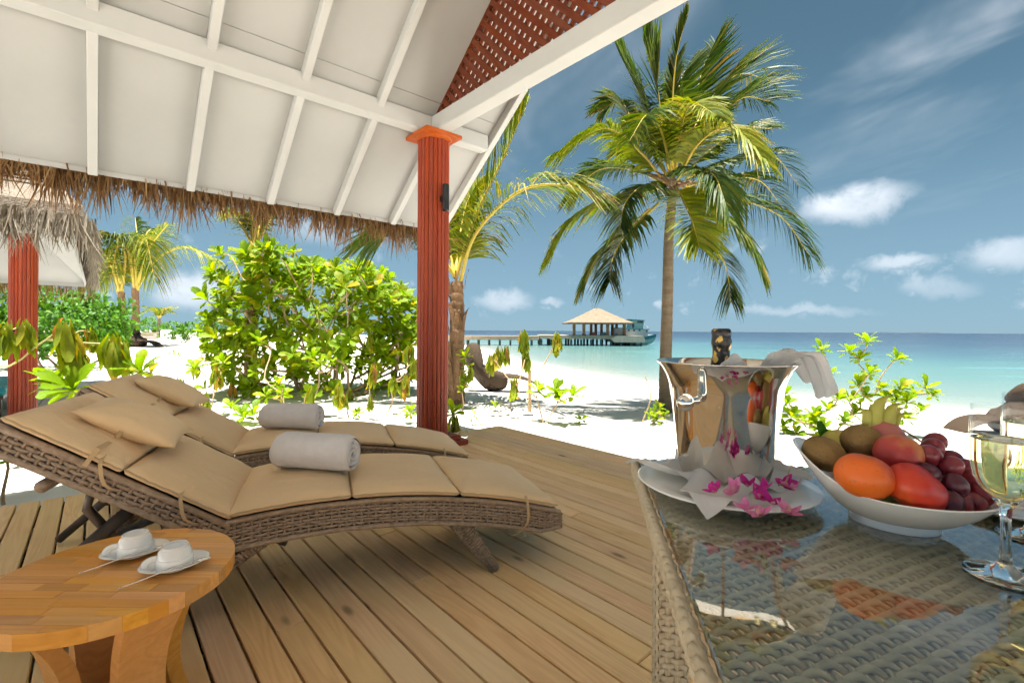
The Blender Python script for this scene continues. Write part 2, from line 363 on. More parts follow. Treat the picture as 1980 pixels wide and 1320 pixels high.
def clear_glass(name, col, ior=1.45, rough=0.):
    m, t, p = new_mat(name); t.n.remove(p); g = t.add('ShaderNodeBsdfGlass'); t.set(g, 0, col); t.set(g, 'IOR', ior); t.set(g, 'Roughness', rough)
    n = t.noise(t.coord('Object'), 20., 1.); t.set(g, 'Roughness', t.maprange(n, 0, 1, 0., .004))
    t.l.new(g.outputs[0], t.n['Material Output'].inputs[0]); return m
M['glass'] = clear_glass('clear glass', (.97, .985, .98, 1)); M['wine'] = clear_glass('white wine', (.98, .915, .68, 1), 1.34)
def pane(name, tint, boost=1.):
    m, t, p = new_mat(name); t.n.remove(p); tr = t.add('ShaderNodeBsdfTransparent'); t.set(tr, 0, tint); g = t.add('ShaderNodeBsdfGlossy'); t.set(g, 0, (1, 1, 1, 1))
    t.set(g, 'Roughness', t.maprange(t.noise(t.coord('Object'), 9., 2.), .3, .7, .004, .012))
    f = t.add('ShaderNodeFresnel'); t.set(f, 0, 1.5); mx = t.add('ShaderNodeMixShader'); t.set(mx, 0, t.math('MULTIPLY', t.math('MULTIPLY', f.outputs[0], boost, clamp=True), t.math('SUBTRACT', 1., t.add('ShaderNodeNewGeometry').outputs['Backfacing'])))
    t.l.new(tr.outputs[0], mx.inputs[1]); t.l.new(g.outputs[0], mx.inputs[2]); t.l.new(mx.outputs[0], t.n['Material Output'].inputs[0]); return m
M['thin_glass'] = pane('thin stemware glass', (.985, .99, .988, 1), 1.0); M['table_glass'] = pane('table glass', (.92, .955, .935, 1), 1.7); M['window_glass'] = pane('window glass', (.85, .9, .9, 1), 1.5)
M['plaster'] = mottled('white plaster', (.72, .69, .63, 1), (.76, .73, .67, 1), 4., .8, .15, 50., .004)

# ------------------------------------------------------------------ terrain
SEA = -1.2
SHORE = [(-120, 190), (-60, 150), (-22, 105), (-9, 78), (-3.9, 60.8), (.4, 36.9), (3.27, 27.3), (5.6, 21.4), (8.3, 18.0), (10.6, 16.0), (12.4, 14.3), (14.6, 12.8), (20, 9.), (40, -4), (90, -40), (300, -200)]
SP = np.array(SHORE, float)
def shore_dist(X, Y):
    """signed distance to the water's edge, positive on land"""
    X = np.asarray(X, float); Y = np.asarray(Y, float); best = np.full(X.shape, 1e9); sgn = np.ones(X.shape)
    for (ax, ay), (bx, by) in zip(SP[:-1], SP[1:]):
        dx, dy = bx - ax, by - ay; tt = np.clip(((X - ax) * dx + (Y - ay) * dy) / (dx * dx + dy * dy), 0, 1)
        qx, qy = X - (ax + tt * dx), Y - (ay + tt * dy); d = np.hypot(qx, qy)
        side = dx * (Y - ay) - dy * (X - ax)
        up = d < best - 1e-9; best = np.where(up, d, best); sgn = np.where(up, np.where(side < 0, 1., -1.), sgn)
    return best * sgn
def terrain(X, Y):
    X = np.asarray(X, float); Y = np.asarray(Y, float); d = shore_dist(X, Y)
    k = np.clip(1 - d / 15., 0, 1); z = -.13 - 1.07 * k ** 1.5
    z = np.where(d < 0, SEA + np.maximum(.09 * d, -5), z)
    rr = np.hypot(X, Y)
    amp = np.clip((rr - 3.) / 5., 0, 1) * np.clip(d / 4., 0, 1)
    und = .022 * np.sin(X * 1.7 + .8 * np.sin(Y * 1.1)) * np.sin(Y * 1.9 + 1.3) + .014 * np.sin(X * 4.1 + Y * 2.3) * np.sin(Y * 4.7 - X * 1.3) + .05 * np.sin(X * .37 + 1.) * np.sin(Y * .31)
    far = np.clip((rr - 25) / 40, 0, 1) * np.clip((d - 6) / 12, 0, 1) * .35
    return z + und * amp + far
def GT(px, py):
    d = ray(px, py); lo = None; t = 2.5
    while t < 400:
        p = Vector((0, 0, CAMZ)) + d * t
        if p.z <= float(terrain(p.x, p.y)):
            a, b = t / 1.01 - .02, t
            for _ in range(20):
                m = (a + b) / 2; q = Vector((0, 0, CAMZ)) + d * m
                if q.z <= float(terrain(q.x, q.y)): b = m
                else: a = m
            return Vector((0, 0, CAMZ)) + d * b
        t = t * 1.01 + .02
    return Vector((0, 0, CAMZ)) + d * 120
def ground(x, y): return Vector((x, y, float(terrain(x, y))))

def polar(n_a, radii):
    a = np.linspace(0, 2 * PI, n_a, endpoint=False); R, A = np.meshgrid(radii, a, indexing='ij'); return R * np.sin(A), R * np.cos(A)
def sand():
    X, Y = polar(360, np.concatenate([[.3], np.geomspace(1.5, 420, 210)])); Z = terrain(X, Y)
    g = np.stack([X, Y, Z], -1); g = np.concatenate([g, g[:, :1]], 1)
    m, t, p = new_mat('white coral sand'); v = t.coord('Object')
    n = t.noise(v, 260., 1., .7); n2 = t.noise(v, 1.6, 3., .6); n3 = t.noise(v, 7., 2., .6, .4); sp = t.noise(v, 90., 1.)
    c = t.mix(t.maprange(n2, .35, .65), (.70, .665, .60, 1), (.76, .735, .69, 1)); c = t.mix(t.maprange(sp, .70, .76, 0, .45), c, (.34, .28, .2, 1))
    wet = t.add('ShaderNodeAttribute', attribute_name='wet').outputs['Fac']
    c = t.mix(wet, c, (.50, .44, .36, 1))
    setp(t, p, color=c, rough=.95, spec=.12, normal=t.bump(t.math('ADD', t.math('MULTIPLY', n, .25), t.math('ADD', t.math('MULTIPLY', n3, 1.6), t.math('MULTIPLY', n2, 1.5))), .45, .03))
    mb = MB(); mb.grid(g); o = mb.build('sand', m, smooth=True, kind='structure')
    a = o.data.attributes.new('wet', 'FLOAT', 'POINT'); d = shore_dist(g[..., 0], g[..., 1]).ravel()
    a.data.foreach_set('value', np.clip(1 - d / 1.6, 0, 1) * .8)
sand()
def sea():
    X, Y = polar(240, np.concatenate([[.5], np.geomspace(4, 45000, 200)])); d = -shore_dist(X, Y)
    g = np.stack([X, Y, np.full_like(X, SEA)], -1); g = np.concatenate([g, g[:, :1]], 1); d = np.concatenate([d, d[:, :1]], 1)
    m, t, p = new_mat('lagoon water'); a = t.add('ShaderNodeAttribute', attribute_name='offshore').outputs['Fac']; v = t.coord('Object')
    warp = t.noise(t.mapping(v, (.03, .10, 1)), 1., 4., .6)
    aa = t.math('MULTIPLY', a, t.maprange(warp, .25, .75, .62, 1.38))
    lg = t.math('DIVIDE', t.math('LOGARITHM', t.math('ADD', t.math('MAXIMUM', aa, 0.), 1.), 10.), 3.)   # 0..1 over 1 m .. 1 km
    c = t.ramp(lg, [(0, (.27, .27, .24)), (.10, (.18, .205, .18)), (.22, (.115, .165, .148)), (.38, (.070, .142, .134)), (.50, (.046, .110, .117)), (.58, (.028, .066, .090)), (.66, (.018, .040, .066)), (.8, (.011, .024, .049)), (1, (.008, .019, .042))])
    st = t.noise(t.mapping(v, (.05, .32, 1), (5, 3, 0)), 1., 5., .65)
    band = t.math('MULTIPLY', t.maprange(st, .58, .70, 0, .6, True), t.math('MULTIPLY', t.maprange(a, 9, 16, 0, 1), t.maprange(a, 60, 90, 1, 0)))
    c = t.mix(band, c, (.09, .25, .27, 1))
    w1 = t.noise(t.mapping(v, (.8, 2.2, 1)), 1., 5., .65); w2 = t.noise(t.mapping(v, (.12, .5, 1)), 1., 3., .6)
    setp(t, p, color=c, rough=.22, spec=.22, ior=1.33, normal=t.bump(t.math('ADD', w1, t.math('MULTIPLY', w2, 2.)), .22, .08))
    mb = MB(); mb.grid(g); o = mb.build('sea', m, smooth=True, kind='structure')
    at = o.data.attributes.new('offshore', 'FLOAT', 'POINT'); at.data.foreach_set('value', np.minimum(d.ravel(), 3000))
sea()

# ------------------------------------------------------------------ deck (local x = v: along the beam towards the corner, local y = u: along the boards)
TH = rad(41.0)
def D(v, u, z=0.): return Vector((math.cos(TH) * v - math.sin(TH) * u, math.sin(TH) * v + math.cos(TH) * u, z))
def deck():
    mb = MB(); U0, U1, V0, V1 = -4.2, 3.885, -2.3, 3.204
    for i in range(14): 
        u = U0 + .1 + i * (U1 - U0 - .25) / 13; mb.box(((V0 + V1) / 2, u, -.068), (V1 - V0 - .06, .045, .07))
    mb.box(((V0 + V1) / 2, U1 - .018, -.072), (V1 - V0, .03, .08)); mb.box((V1 - .018, (U0 + U1) / 2, -.072), (.03, U1 - U0 - .1, .08))
    dk = mb.build('deck', M['deck_dark'], kind='structure', rz=TH)
    pitch = .0985; n = int((V1 - V0) / pitch); rr = random.Random(3); cache = {}
    for i in range(n + 1):
        v = V1 - .046 - i * pitch
        if v < V0: break
        cuts = [U1 - rr.uniform(0, .004)]; k = (i * 3) % 5
        u = U1 - [1.05, 2.2, 3.0, 1.7, 4.0][k] + rr.uniform(-.05, .05)
        while u > U0 + .6: cuts.append(u); u -= rr.choice((2.4, 3.0, 3.6))
        cuts.append(U0)
        for a, b in zip(cuts[:-1], cuts[1:]):
            L = round(a - b - .003, 3); q = MB(); q.box((0, 0, 0), (.0898, L, .030), bev=.004); me = q.mesh('plank', M['deck'])
            o = link('plank', me, dk); o.location = (v + rr.uniform(-.0008, .0008), (a + b) / 2, -.015 + rr.uniform(-.0012, .0008)); o.rotation_euler = (0, rr.uniform(-.006, .006), rr.uniform(-.0006, .0006) * 2 / L)
deck()

# ------------------------------------------------------------------ veranda: roof, beams, rafters, gable lattice, column
SL = .78; UB, VB, ZB, BH = 3.64, 2.235, 2.71, .14      # beam lines, beam underside, beam height
UR = 1.35; VG = 2.89; VBACK = -2.45; OVER = .91  # unseen roof half kept small and unwalled to let in more light
def zc(u): return ZB + BH - SL * (u - UB) if u >= UR else ZB + BH - SL * (2 * UR - u - UB)
def veranda():
    va = thing('veranda', 'white painted veranda roof with dark thatch eaves over the timber deck', 'veranda', rz=TH)
    ue = UB + OVER; uo = 2 * UR - ue
    for s in (0, 1):
        a, b = (UR, ue) if s == 0 else (uo, UR)
        mb = MB(); v0, v1 = VBACK, VG + .03; th = .02
        pts = lambda dz: [(v0, a, zc(a) + dz), (v1, a, zc(a) + dz), (v1, b, zc(b) + dz), (v0, b, zc(b) + dz)]
        mb.add(pts(0) + pts(th), [(3, 2, 1, 0), (4, 5, 6, 7), (0, 1, 5, 4), (1, 2, 6, 5), (2, 3, 7, 6), (3, 0, 4, 7)])
        mb.build('ceiling', M['ceiling'], va)
        mb = MB(); e = .10; a2, b2 = (UR, ue + e) if s == 0 else (uo - e, UR); v0, v1 = VBACK - .1, VG + .07
        pts = lambda dz: [(v0, a2, zc(a2) + dz), (v1, a2, zc(a2) + dz), (v1, b2, zc(b2) + dz), (v0, b2, zc(b2) + dz)]
        mb.add(pts(.024) + pts(.24), [(3, 2, 1, 0), (4, 5, 6, 7), (0, 1, 5, 4), (1, 2, 6, 5), (2, 3, 7, 6), (3, 0, 4, 7)])
        mb.build('thatch_layer', M['thatch'], va)
    RD, RW = .085, .055; nrm = Vector((0, SL, 1)).normalized()
    for v in [2.862 - .5785 * i for i in range(0, 10)]:
        for sgn in (1, -1):
            u0, u1 = UR + .02, ue - .004
            A = Vector((v, u0, zc(u0))); B = Vector((v, u1, zc(u1)))
            off = nrm * (RD / 2 - .0); A -= off; B -= off
            if sgn < 0: A.y = 2 * UR - A.y; B.y = 2 * UR - B.y
            mb = MB(); mb.bar(A, B, RW if v < 2.8 else .06, RD, up=(0, SL * sgn, 1), bev=.004); mb.build('rafter', M['white'], va)
    mb = MB(); mb.prism([(UR - .5, zc(UR) - SL * .5 + .22), (UR + .5, zc(UR) - SL * .5 + .22), (UR + .42, zc(UR) - SL * .42 + .36), (UR, zc(UR) + .42), (UR - .42, zc(UR) - SL * .42 + .36)], VBACK - .12, VG + .06, 0); mb.build('sun_block_ridge_cap', M['thatch'], va)  # unseen thatch cap, added to keep sun from slipping between the slopes
    mb = MB(); mb.box(((VBACK + VG) / 2, UR, zc(UR) - .045), (VG - VBACK - .1, .07, .16)); mb.build('ridge_beam', M['white'], va)
    # ceiling boards: panels between the rafters with open joints
    rr0 = random.Random(8); vs_ = [2.862 - .5785 * i for i in range(10)]
    for va_, vb_ in zip(vs_[1:], vs_[:-1]):
        for sgn in (1, -1):
            cut = [UR + .06, UR + 1.22 + rr0.uniform(-.1, .1), UR + 2.16, ue - .01]
            for a_, b_ in zip(cut[:-1], cut[1:]):
                A = Vector((0, a_ + .002, zc(a_ + .002))); B = Vector((0, b_ - .002, zc(b_ - .002))); c_ = (A + B) / 2; L_ = (B - A).length; w_ = vb_ - va_ - .0585
                q = MB(); q.box((0, 0, 0), (w_, L_, .005)); o = link('ceiling_panel', q.mesh('ceiling_panel', M['ceiling']), va); ang = math.atan(-SL)
                y_, z_ = c_.y - nrm.y * .006, c_.z - nrm.z * (.006 + rr0.uniform(0, .0012))
                o.location = ((va_ + vb_) / 2, y_ if sgn > 0 else 2 * UR - y_, z_); o.rotation_euler = (ang * sgn + rr0.uniform(-.0015, .0015), rr0.uniform(-.0025, .0025), 0)
    # eave boards
    for sgn in (1, -1):
        u = ue + .012; uu = u if sgn > 0 else 2 * UR - u
        mb = MB(); mb.box(((VBACK + VG) / 2, uu, zc(ue) - .006), (VG - VBACK + .06, .022, .055), bev=.003); mb.build('fascia', M['white'], va)
    # beams: along v (front and back), along u (gable)
    bw = .12
    for u in (UB, 2 * UR - UB):
        mb = MB(); mb.box(((VBACK + 2.80) / 2, u, ZB + BH / 2 + .001), (2.80 - VBACK, bw, BH), bev=.006); mb.build('beam', M['white'], va)
    mb = MB(); mb.box((VB, UR, ZB + BH / 2 - .003), (bw + .005, 2 * (UB - UR) - bw - .002, BH), bev=.006); mb.build('beam', M['white'], va)
    # gable lattice on the beam: two layers of slats at 45 degrees
    zb = ZB + BH; lo, hi = 2 * UR - UB, UB; apex = zb + SL * (UB - UR) - .02
    lat = MB(); fr = .05
    lat.bar((VB, UR, apex + .0), (VB, UB - .02, zb - .0), .03, .03, up=(1, 0, 0)); latf = lat.build('gable_lattice', M['lattice'], va)
    def clip(c, sg):
        # line z - zb = sg*(u - c); inside z>zb and under both slopes
        pts = []
        for uu in np.linspace(lo, hi, 1400):
            z = zb + sg * (uu - c)
            if zb - .01 <= z <= zc(uu) - .012: pts.append(uu)
        return (min(pts), max(pts)) if len(pts) > 8 else None
    pitch = .105
    for sg, dv in ((1, -.008), (-1, .008)):
        c = lo - 4
        while c < hi + 4:
            r = clip(c, sg)
            if r:
                A = Vector((VB + dv, r[0], zb + sg * (r[0] - c))); B = Vector((VB + dv, r[1], zb + sg * (r[1] - c)))
                L = (B - A).length; R = Matrix((((B - A) / L), Vector((1, 0, 0)), ((B - A) / L).cross(Vector((1, 0, 0))))).transposed()
                q = MB(); q.box((0, 0, 0), (L, .014, .046), bev=.003); o = link('lattice_slat', q.mesh('lattice_slat', M['lattice']), latf)
                o.matrix_local = Matrix.Translation((A + B) / 2) @ R.to_4x4()
            c += pitch
    # thatch fringe under both eaves and along the gable edge
    rr = random.Random(5)
    def fringe(name, n, along, out, lmin, lmax, mat, par, thick=.09, wmin=.004, wmax=.013, pw=2.0, ns=4, push=0.):
        mb = MB()
        for _ in range(n):
            q = rr.random(); p0 = along(q) + out * rr.uniform(0, thick) + Vector((0, 0, rr.uniform(-.01, .05)))
            L = lmin + (lmax - lmin) * rr.random() ** pw * (.65 + .35 * math.sin(q * 37) * math.sin(q * 91 + 2)); w = rr.uniform(wmin, wmax)
            lean = Vector((rr.gauss(0, .16), rr.gauss(0, .16), 0)) + out * push; ax = Vector((rr.gauss(0, 1), rr.gauss(0, 1), 0)).normalized(); cv = Vector((rr.gauss(0, .10), rr.gauss(0, .10), 0))
            vs = []
            for k in range(ns):
                s = k / (ns - 1); c = p0 + Vector((0, 0, -L * s)) + lean * L * s + cv * L * s * s; ww = w * (1 - .85 * s ** 1.6) / 2
                vs += [tuple(c - ax * ww), tuple(c + ax * ww)]
            mb.add(vs, [(2 * k, 2 * k + 1, 2 * k + 3, 2 * k + 2) for k in range(ns - 1)], min(1, max(0, rr.gauss(.45, .25))))
        o = mb.build(name, mat, par, attr=True, kind='stuff'); return o
    zt = zc(ue) + .06
    fringe('eave_fringe', 8600, lambda q: Vector((VBACK + (VG + .1 - VBACK) * q, ue + .02, zt)), Vector((0, 1, 0)), .10, .52, M['fringe'], va, .13, .007, .022, 2.2)
    fringe('eave_fringe', 700, lambda q: Vector((VBACK + (VG + .1 - VBACK) * q, uo - .02, zt)), Vector((0, -1, 0)), .10, .40, M['fringe'], va, .12)
    fringe('gable_fringe', 1100, lambda q: Vector((VG + .04, UR + .3 + (ue - UR - .3) * q, zc(UR + .3 + (ue - UR - .3) * q) + .12)), Vector((1, 0, 0)), .04, .12, M['fringe'], va, .06)
    # columns
    def column(v, u):
        cr = .137; q = MB(); q.lathe([(cr - .020, .07), (cr - .020, ZB - .02)], 32, (v, u, 0)); cm = q.build('column', M['red'], va, smooth=rad(40))
        n = 22; st = MB(); a0 = PI / n * .87; seg = 4; H0, H1 = .07, ZB - .055
        vs = []
        for z in (H0, H1):
            for k in range(seg + 1):
                a = -a0 + 2 * a0 * k / seg; edge = .004 if k in (0, seg) else 0
                vs.append(((cr - edge) * math.cos(a), (cr - edge) * math.sin(a), z))
            for k in (seg, 0):
                a = (-a0 + 2 * a0 * k / seg); vs.append(((cr - .024) * math.cos(a), (cr - .024) * math.sin(a), z))
        m_ = seg + 3; fs = [tuple(range(m_ - 1, -1, -1)), tuple(range(m_, 2 * m_))] + [(i, (i + 1) % m_, m_ + (i + 1) % m_, m_ + i) for i in range(m_)]
        me = st.add(vs, fs).mesh('stave', M['red'])
        for k in range(n): o = link('stave', me, cm); o.location = (v, u, 0); o.rotation_euler = (0, 0, 2 * PI * k / n)
        cp = MB(); cp.box((v, u, ZB - .0175), (.36, .36, .033), bev=.004); cp.lathe([(.150, ZB - .062), (.152, ZB - .040), (.160, ZB - .0345)], 40, (v, u, 0)); cp.build('capital', M['red_cap'], cm)
        pl = MB(); pl.box((v, u, .021), (.46, .46, .042), bev=.004); pl.box((v, u, .061), (.36, .36, .038), bev=.004); pl.build('plinth', M['red'], cm)
    column(VB, UB); column(VB, 2 * UR - UB); column(VBACK + .3, UB); column(VBACK + .3, 2 * UR - UB)
    return va, fringe
VA, fringe = veranda()
def wall_lamp():
    c = P(862, 382, 4.06); th = thing('wall_lamp', 'black cylindrical up and down light on the red column', 'wall lamp', tuple(c))
    q = MB(); q.lathe([(.024, -.112), (.029, -.108), (.029, .108), (.024, .112)], 24); q.build('lamp_tube', M['black'], th, smooth=rad(40))
    d = Vector((D(VB, UB).x - c.x, D(VB, UB).y - c.y, 0)).normalized()
    q = MB(); q.bar(d * .02, d * .075, .035, .055, bev=.004); q.build('bracket', M['black'], th)
wall_lamp()

# ------------------------------------------------------------------ woven surfaces
def weave(mb, surf, S0, S1, T0, T1, ps, pt, hw, ht, amp, stakes=True, per=4, ns=6, stake_w=.7, double=False):
    """basket weave on a surface: surf(s array, t array) -> (points, normals). Wefts run along s, stakes along t."""
    nt = max(1, round((T1 - T0) / pt)); nS = max(2, round((S1 - S0) / ps)); ps = (S1 - S0) / nS; pt = (T1 - T0) / nt
    s = np.linspace(S0, S1, nS * per + 1)
    for j in range(nt):
        t = T0 + (j + .5) * pt; ph = PI if j % 2 else 0.
        wob = .10 * pt * np.sin(s * 9.1 + j * 1.7)
        p, n = surf(s, np.full_like(s, t) + wob)
        o = amp * np.cos(PI * (s - S0) / ps + ph)
        mb.strand(p + n * o[:, None], n, hw * pt, ht, ns)
    if stakes:
        t = np.linspace(T0, T1, nt * 2 + 1)
        for i in range(nS + 1):
            sv = S0 + i * ps
            p, n = surf(np.full_like(t, sv), t)
            o = -amp * np.cos(PI * (t - T0) / pt - PI / 2 + (PI * i)) * .6
            mb.strand(p + n * o[:, None], n, stake_w * hw * pt, ht * .9, 4)
def plane_surf(o, a, b, n):
    o, a, b, n = (np.array(q, float) for q in (o, a, b, n))
    return lambda s, t: (o + s[:, None] * a + t[:, None] * b, np.tile(n, (len(s), 1)))
def cone_surf(A, B, ra, rb):
    A, B = np.array(A, float), np.array(B, float); d = B - A; L = np.linalg.norm(d); d /= L
    x = np.cross(d, [0, 0, 1.]) if abs(d[2]) < .9 else np.cross(d, [0, 1., 0]); x /= np.linalg.norm(x); y = np.cross(d, x)
    def f(s, t):   # s angle, t along
        n = np.cos(s)[:, None] * x + np.sin(s)[:, None] * y
        r = ra + (rb - ra) * t / L
        return A + t[:, None] * d + n * np.asarray(r)[:, None], n
    return f, L

# ------------------------------------------------------------------ sun loungers
LT = np.array([-.005, -.403, -.814, -1.224]); LZ = np.array([.222, .316, .357, .338])
LW = .56; HINGE = (-1.232, .333); BACK_DIR = Vector((-.845, 0, .535)).normalized(); BL = .70
def prof(t):
    """frame top line of the lying part: smooth arch"""
    c = np.polyfit(LT, LZ, 3); return np.polyval(c, t)
def path_point(s):
    """arc parameter from the foot (0) to the head: point and direction of the cushion's underside"""
    if s <= 1.25:
        t = -.005 - s * 1.2275 / 1.25; z = float(prof(t)); dz = float(prof(t - .01) - prof(t + .01)) / .02
        return Vector((t, 0, z)), Vector((-1, 0, dz)).normalized()
    q = s - 1.25; return Vector((HINGE[0], 0, HINGE[1])) + BACK_DIR * q, BACK_DIR
def cushion_section(s0, s1, W, T, seed):
    rr = random.Random(seed); nu, nv = 24, 24; mb = MB(); L = s1 - s0
    ring = []
    ks = [rr.uniform(0, 6) for _ in range(4)]
    def pt(a, b, top):
        # a along -1..1, b across -1..1
        ed = 1 - max(abs(a), abs(b)) ** 6
        puff = (1 - abs(a) ** 3.2) * (1 - abs(b) ** 3.2)
        h = T * (.50 + .50 * ed ** .5 * 1.0) + .012 * puff if top else T * .5 * (1 - ed ** .5)
        wr = .0016 * math.sin(7 * a + ks[0] + 3 * b) * math.sin(5 * b + ks[1]) * (1 if top else 0)
        wr += (.0020 * math.sin(26 * b + ks[2]) * abs(a) ** 9 + .0016 * math.sin(24 * a + ks[3]) * abs(b) ** 9 + .003 * math.exp(-((a + .75 * b - .9 * math.cos(ks[0])) / .10) ** 2) * abs(a)) * (1 if top else .4)
        inset = .006 * (1 - .5 * (abs(a) * abs(b)) ** 2)
        s = (s0 + s1) / 2 + a * (L / 2 - .004) ; s = max(s0, min(s1, s))
        p, d = path_point(s); n = Vector((0, 1, 0)).cross(d) if False else Vector((d.z, 0, -d.x))
        if n.z < 0: n = -n
        q = p + n * (h + wr + .004); y = b * (W / 2 - inset * (1 - ed)) ; q.y += y
        return q
    A = [-math.cos(PI * i / nu) for i in range(nu + 1)]
    A = [math.copysign(abs(x) ** .8, x) for x in A]
    top = [[tuple(pt(a, b, True)) for b in A] for a in A]; bot = [[tuple(pt(a, b, False)) for b in A] for a in A]
    mb.grid(top); mb.grid([r[::-1] for r in bot])
    n = nu + 1
    rim_t = [(i, 0) for i in range(n)] + [(n - 1, j) for j in range(1, n)] + [(i, n - 1) for i in range(n - 2, -1, -1)] + [(0, j) for j in range(n - 2, 0, -1)]
    vt = [top[i][j] for i, j in rim_t]; vb = [bot[i][j] for i, j in rim_t]; m_ = len(rim_t)
    mb.add(vt + vb, [(k, m_ + k, m_ + (k + 1) % m_, (k + 1) % m_) for k in range(m_)])
    pipe = [(np.array(a) * .5 + np.array(b) * .5) for a, b in zip(vt, vb)]
    return mb, pipe
def merge_mesh(o, d=.0004):
    import bmesh
    bm = bmesh.new(); bm.from_mesh(o.data); bmesh.ops.remove_doubles(bm, verts=bm.verts, dist=d); bmesh.ops.recalc_face_normals(bm, faces=bm.faces); bm.to_mesh(o.data); bm.free()
    o.data.polygons.foreach_set('use_smooth', [True] * len(o.data.polygons)); return o
def pillow_mesh(lx, ly, T, seed, fold=.3):
    rr = random.Random(seed); mb = MB(); n = 20; A = np.linspace(-1, 1, n + 1); A = np.sign(A) * np.abs(A) ** .85
    k = [rr.uniform(0, 6) for _ in range(4)]
    for sgn in (1, -1):
        g = np.zeros((n + 1, n + 1, 3))
        for i, a in enumerate(A):
            for j, b in enumerate(A):
                e = max(0, (1 - a * a)) ** .55 * max(0, (1 - b * b)) ** .55
                pinch = 1 - .09 * (1 - abs(a) ** 1.5) * b * b; pinch2 = 1 - .09 * (1 - abs(b) ** 1.5) * a * a
                crease = .10 * math.exp(-((a - .25 + .3 * b) / .10) ** 2) * max(0, -b) * (sgn > 0) + .05 * math.sin(6 * a + k[0]) * math.sin(5 * b + k[1]) * e
                g[i, j] = (a * lx / 2 * pinch2, b * ly / 2 * pinch, sgn * T / 2 * e * (1 - crease))
        mb.grid(g if sgn > 0 else g[:, ::-1])
    return mb
def lounger(loc, rz, label, pillow_s, group):
    th = thing('sun_lounger', label, 'sun lounger', loc, rz, group)
    # frame: dark core panels + woven sides
    fh = .095; hw = LW / 2 - .012
    core = MB(); ts = np.linspace(.035, -1.235, 30)
    for sy in (-1, 1):
        g = []
        for t in ts:
            z = float(prof(t)); k = min(1, (.035 - t) / .08 * .35 + .65)
            g.append([(t, sy * (hw - .03), z - .002), (t, sy * (hw - .004), z - .002), (t, sy * (hw - .004), z - fh * k), (t, sy * (hw - .03), z - fh * k), (t, sy * (hw - .03), z - .002)])
        core.grid(g)
    g = [[(t, -hw + .01, float(prof(t)) - .012), (t, hw - .01, float(prof(t)) - .012)] for t in ts]; core.grid(g)
    core.box((.030, 0, float(prof(.02)) - .035), (.02, 2 * hw - .01, .06))
    fr = core.build('frame', M['wicker_core'], th)
    wv = MB()
    for sy in (-1, 1):
        def side(s, t, sy=sy):
            x = .040 - s; z = prof(x) - t * np.minimum(1, s / .08 * .35 + .65); return np.stack([x, np.full_like(x, sy * hw), z], 1), np.tile([0, sy, 0.], (len(s), 1))
        weave(wv, side, 0, 1.275, .0, fh, .026, .0125, .46, .0028, .0035, per=3, ns=5, stake_w=.9)
    weave(wv, plane_surf((.043, -hw, float(prof(.035)) - .07), (0, 1, 0), (0, 0, 1), (1, 0, 0)), 0, 2 * hw, 0, .066, .026, .0125, .46, .0028, .0035, per=3, ns=5)
    for sy in (-1, 1):   # rolled edges
        wv.tube([(t, sy * hw, float(prof(t)) + .002) for t in ts], .010, 6); wv.tube([(t, sy * hw, float(prof(t)) - fh * min(1, (.035 - t) / .08 * .35 + .65)) for t in ts], .009, 6)
    wv.build('wicker_weave', M['wicker'], fr, smooth=True, kind='stuff')
    # backrest
    H = Vector((HINGE[0], 0, HINGE[1])); bd = BACK_DIR; bn = Vector((-bd.z, 0, bd.x)); bn = bn if bn.z > 0 else -bn
    bk = MB()
    for sy in (-1, 1): bk.bar(H + Vector((0, sy * (hw - .015), 0)) - bn * .035, H + bd * BL + Vector((0, sy * (hw - .015), 0)) - bn * .035, .03, .06, up=bn)
    bk.bar(H - bn * .012, H + bd * BL - bn * .012, 2 * hw - .04, .012, up=bn); bk.bar(H + bd * BL + Vector((0, -hw, 0)) - bn * .035, H + bd * BL + Vector((0, hw, 0)) - bn * .035, .03, .06, up=bn)
    bo = bk.build('backrest', M['wicker_core'], th); wv = MB()
    for sy in (-1, 1):
        weave(wv, plane_surf(H + Vector((0, sy * (hw + .002), 0)) - bn * .068, bd, bn, (0, sy, 0)), -.01, BL + .02, 0, .068, .026, .0125, .46, .0028, .0035, per=3, ns=5, stake_w=.9)
        wv.tube([H + Vector((0, sy * hw, 0)) + bd * q for q in np.linspace(-.01, BL + .02, 8)], .011, 6); wv.tube([H + Vector((0, sy * hw, 0)) - bn * .068 + bd * q for q in np.linspace(-.01, BL + .02, 8)], .010, 6)
    weave(wv, plane_surf(H + bd * (BL + .02) + Vector((0, -hw, 0)) - bn * .068, (0, 1, 0), bn, bd), 0, 2 * hw, 0, .068, .026, .0125, .46, .0028, .0035, per=3, ns=5)
    wv.build('wicker_weave', M['wicker'], bo, smooth=True, kind='stuff')
    # legs: woven, tapering, splayed
    def leg(A, B, ra, rb, mat='wicker'):
        q = MB(); q.tube([A, B], [ra - .004, rb - .004], 12); f, L = cone_surf(A, B, ra, rb)
        weave(q, f, 0, 2 * PI, 0, L, 2 * PI / 10, .012, .46, .0026, .0025, per=3, ns=5); q.build('leg', M[mat], th, smooth=True)
    for sy in (-1, 1):
        leg((-.42, sy * (hw - .05), float(prof(-.42)) - .085), (-.255, sy * (hw - .02), .0), .042, .017)
        leg((-1.10, sy * (hw - .05), float(prof(-1.1)) - .075), (-1.52, sy * (hw - .01), .008), .034, .020)
    q = MB(); q.bar((-.40, -hw + .05, .235), (-.40, hw - .05, .235), .04, .03, bev=.004); q.bar((-1.46, -hw, .055), (-1.46, hw, .055), .04, .04, bev=.008)
    q.build('crossbar', M['metal_brown'], th)
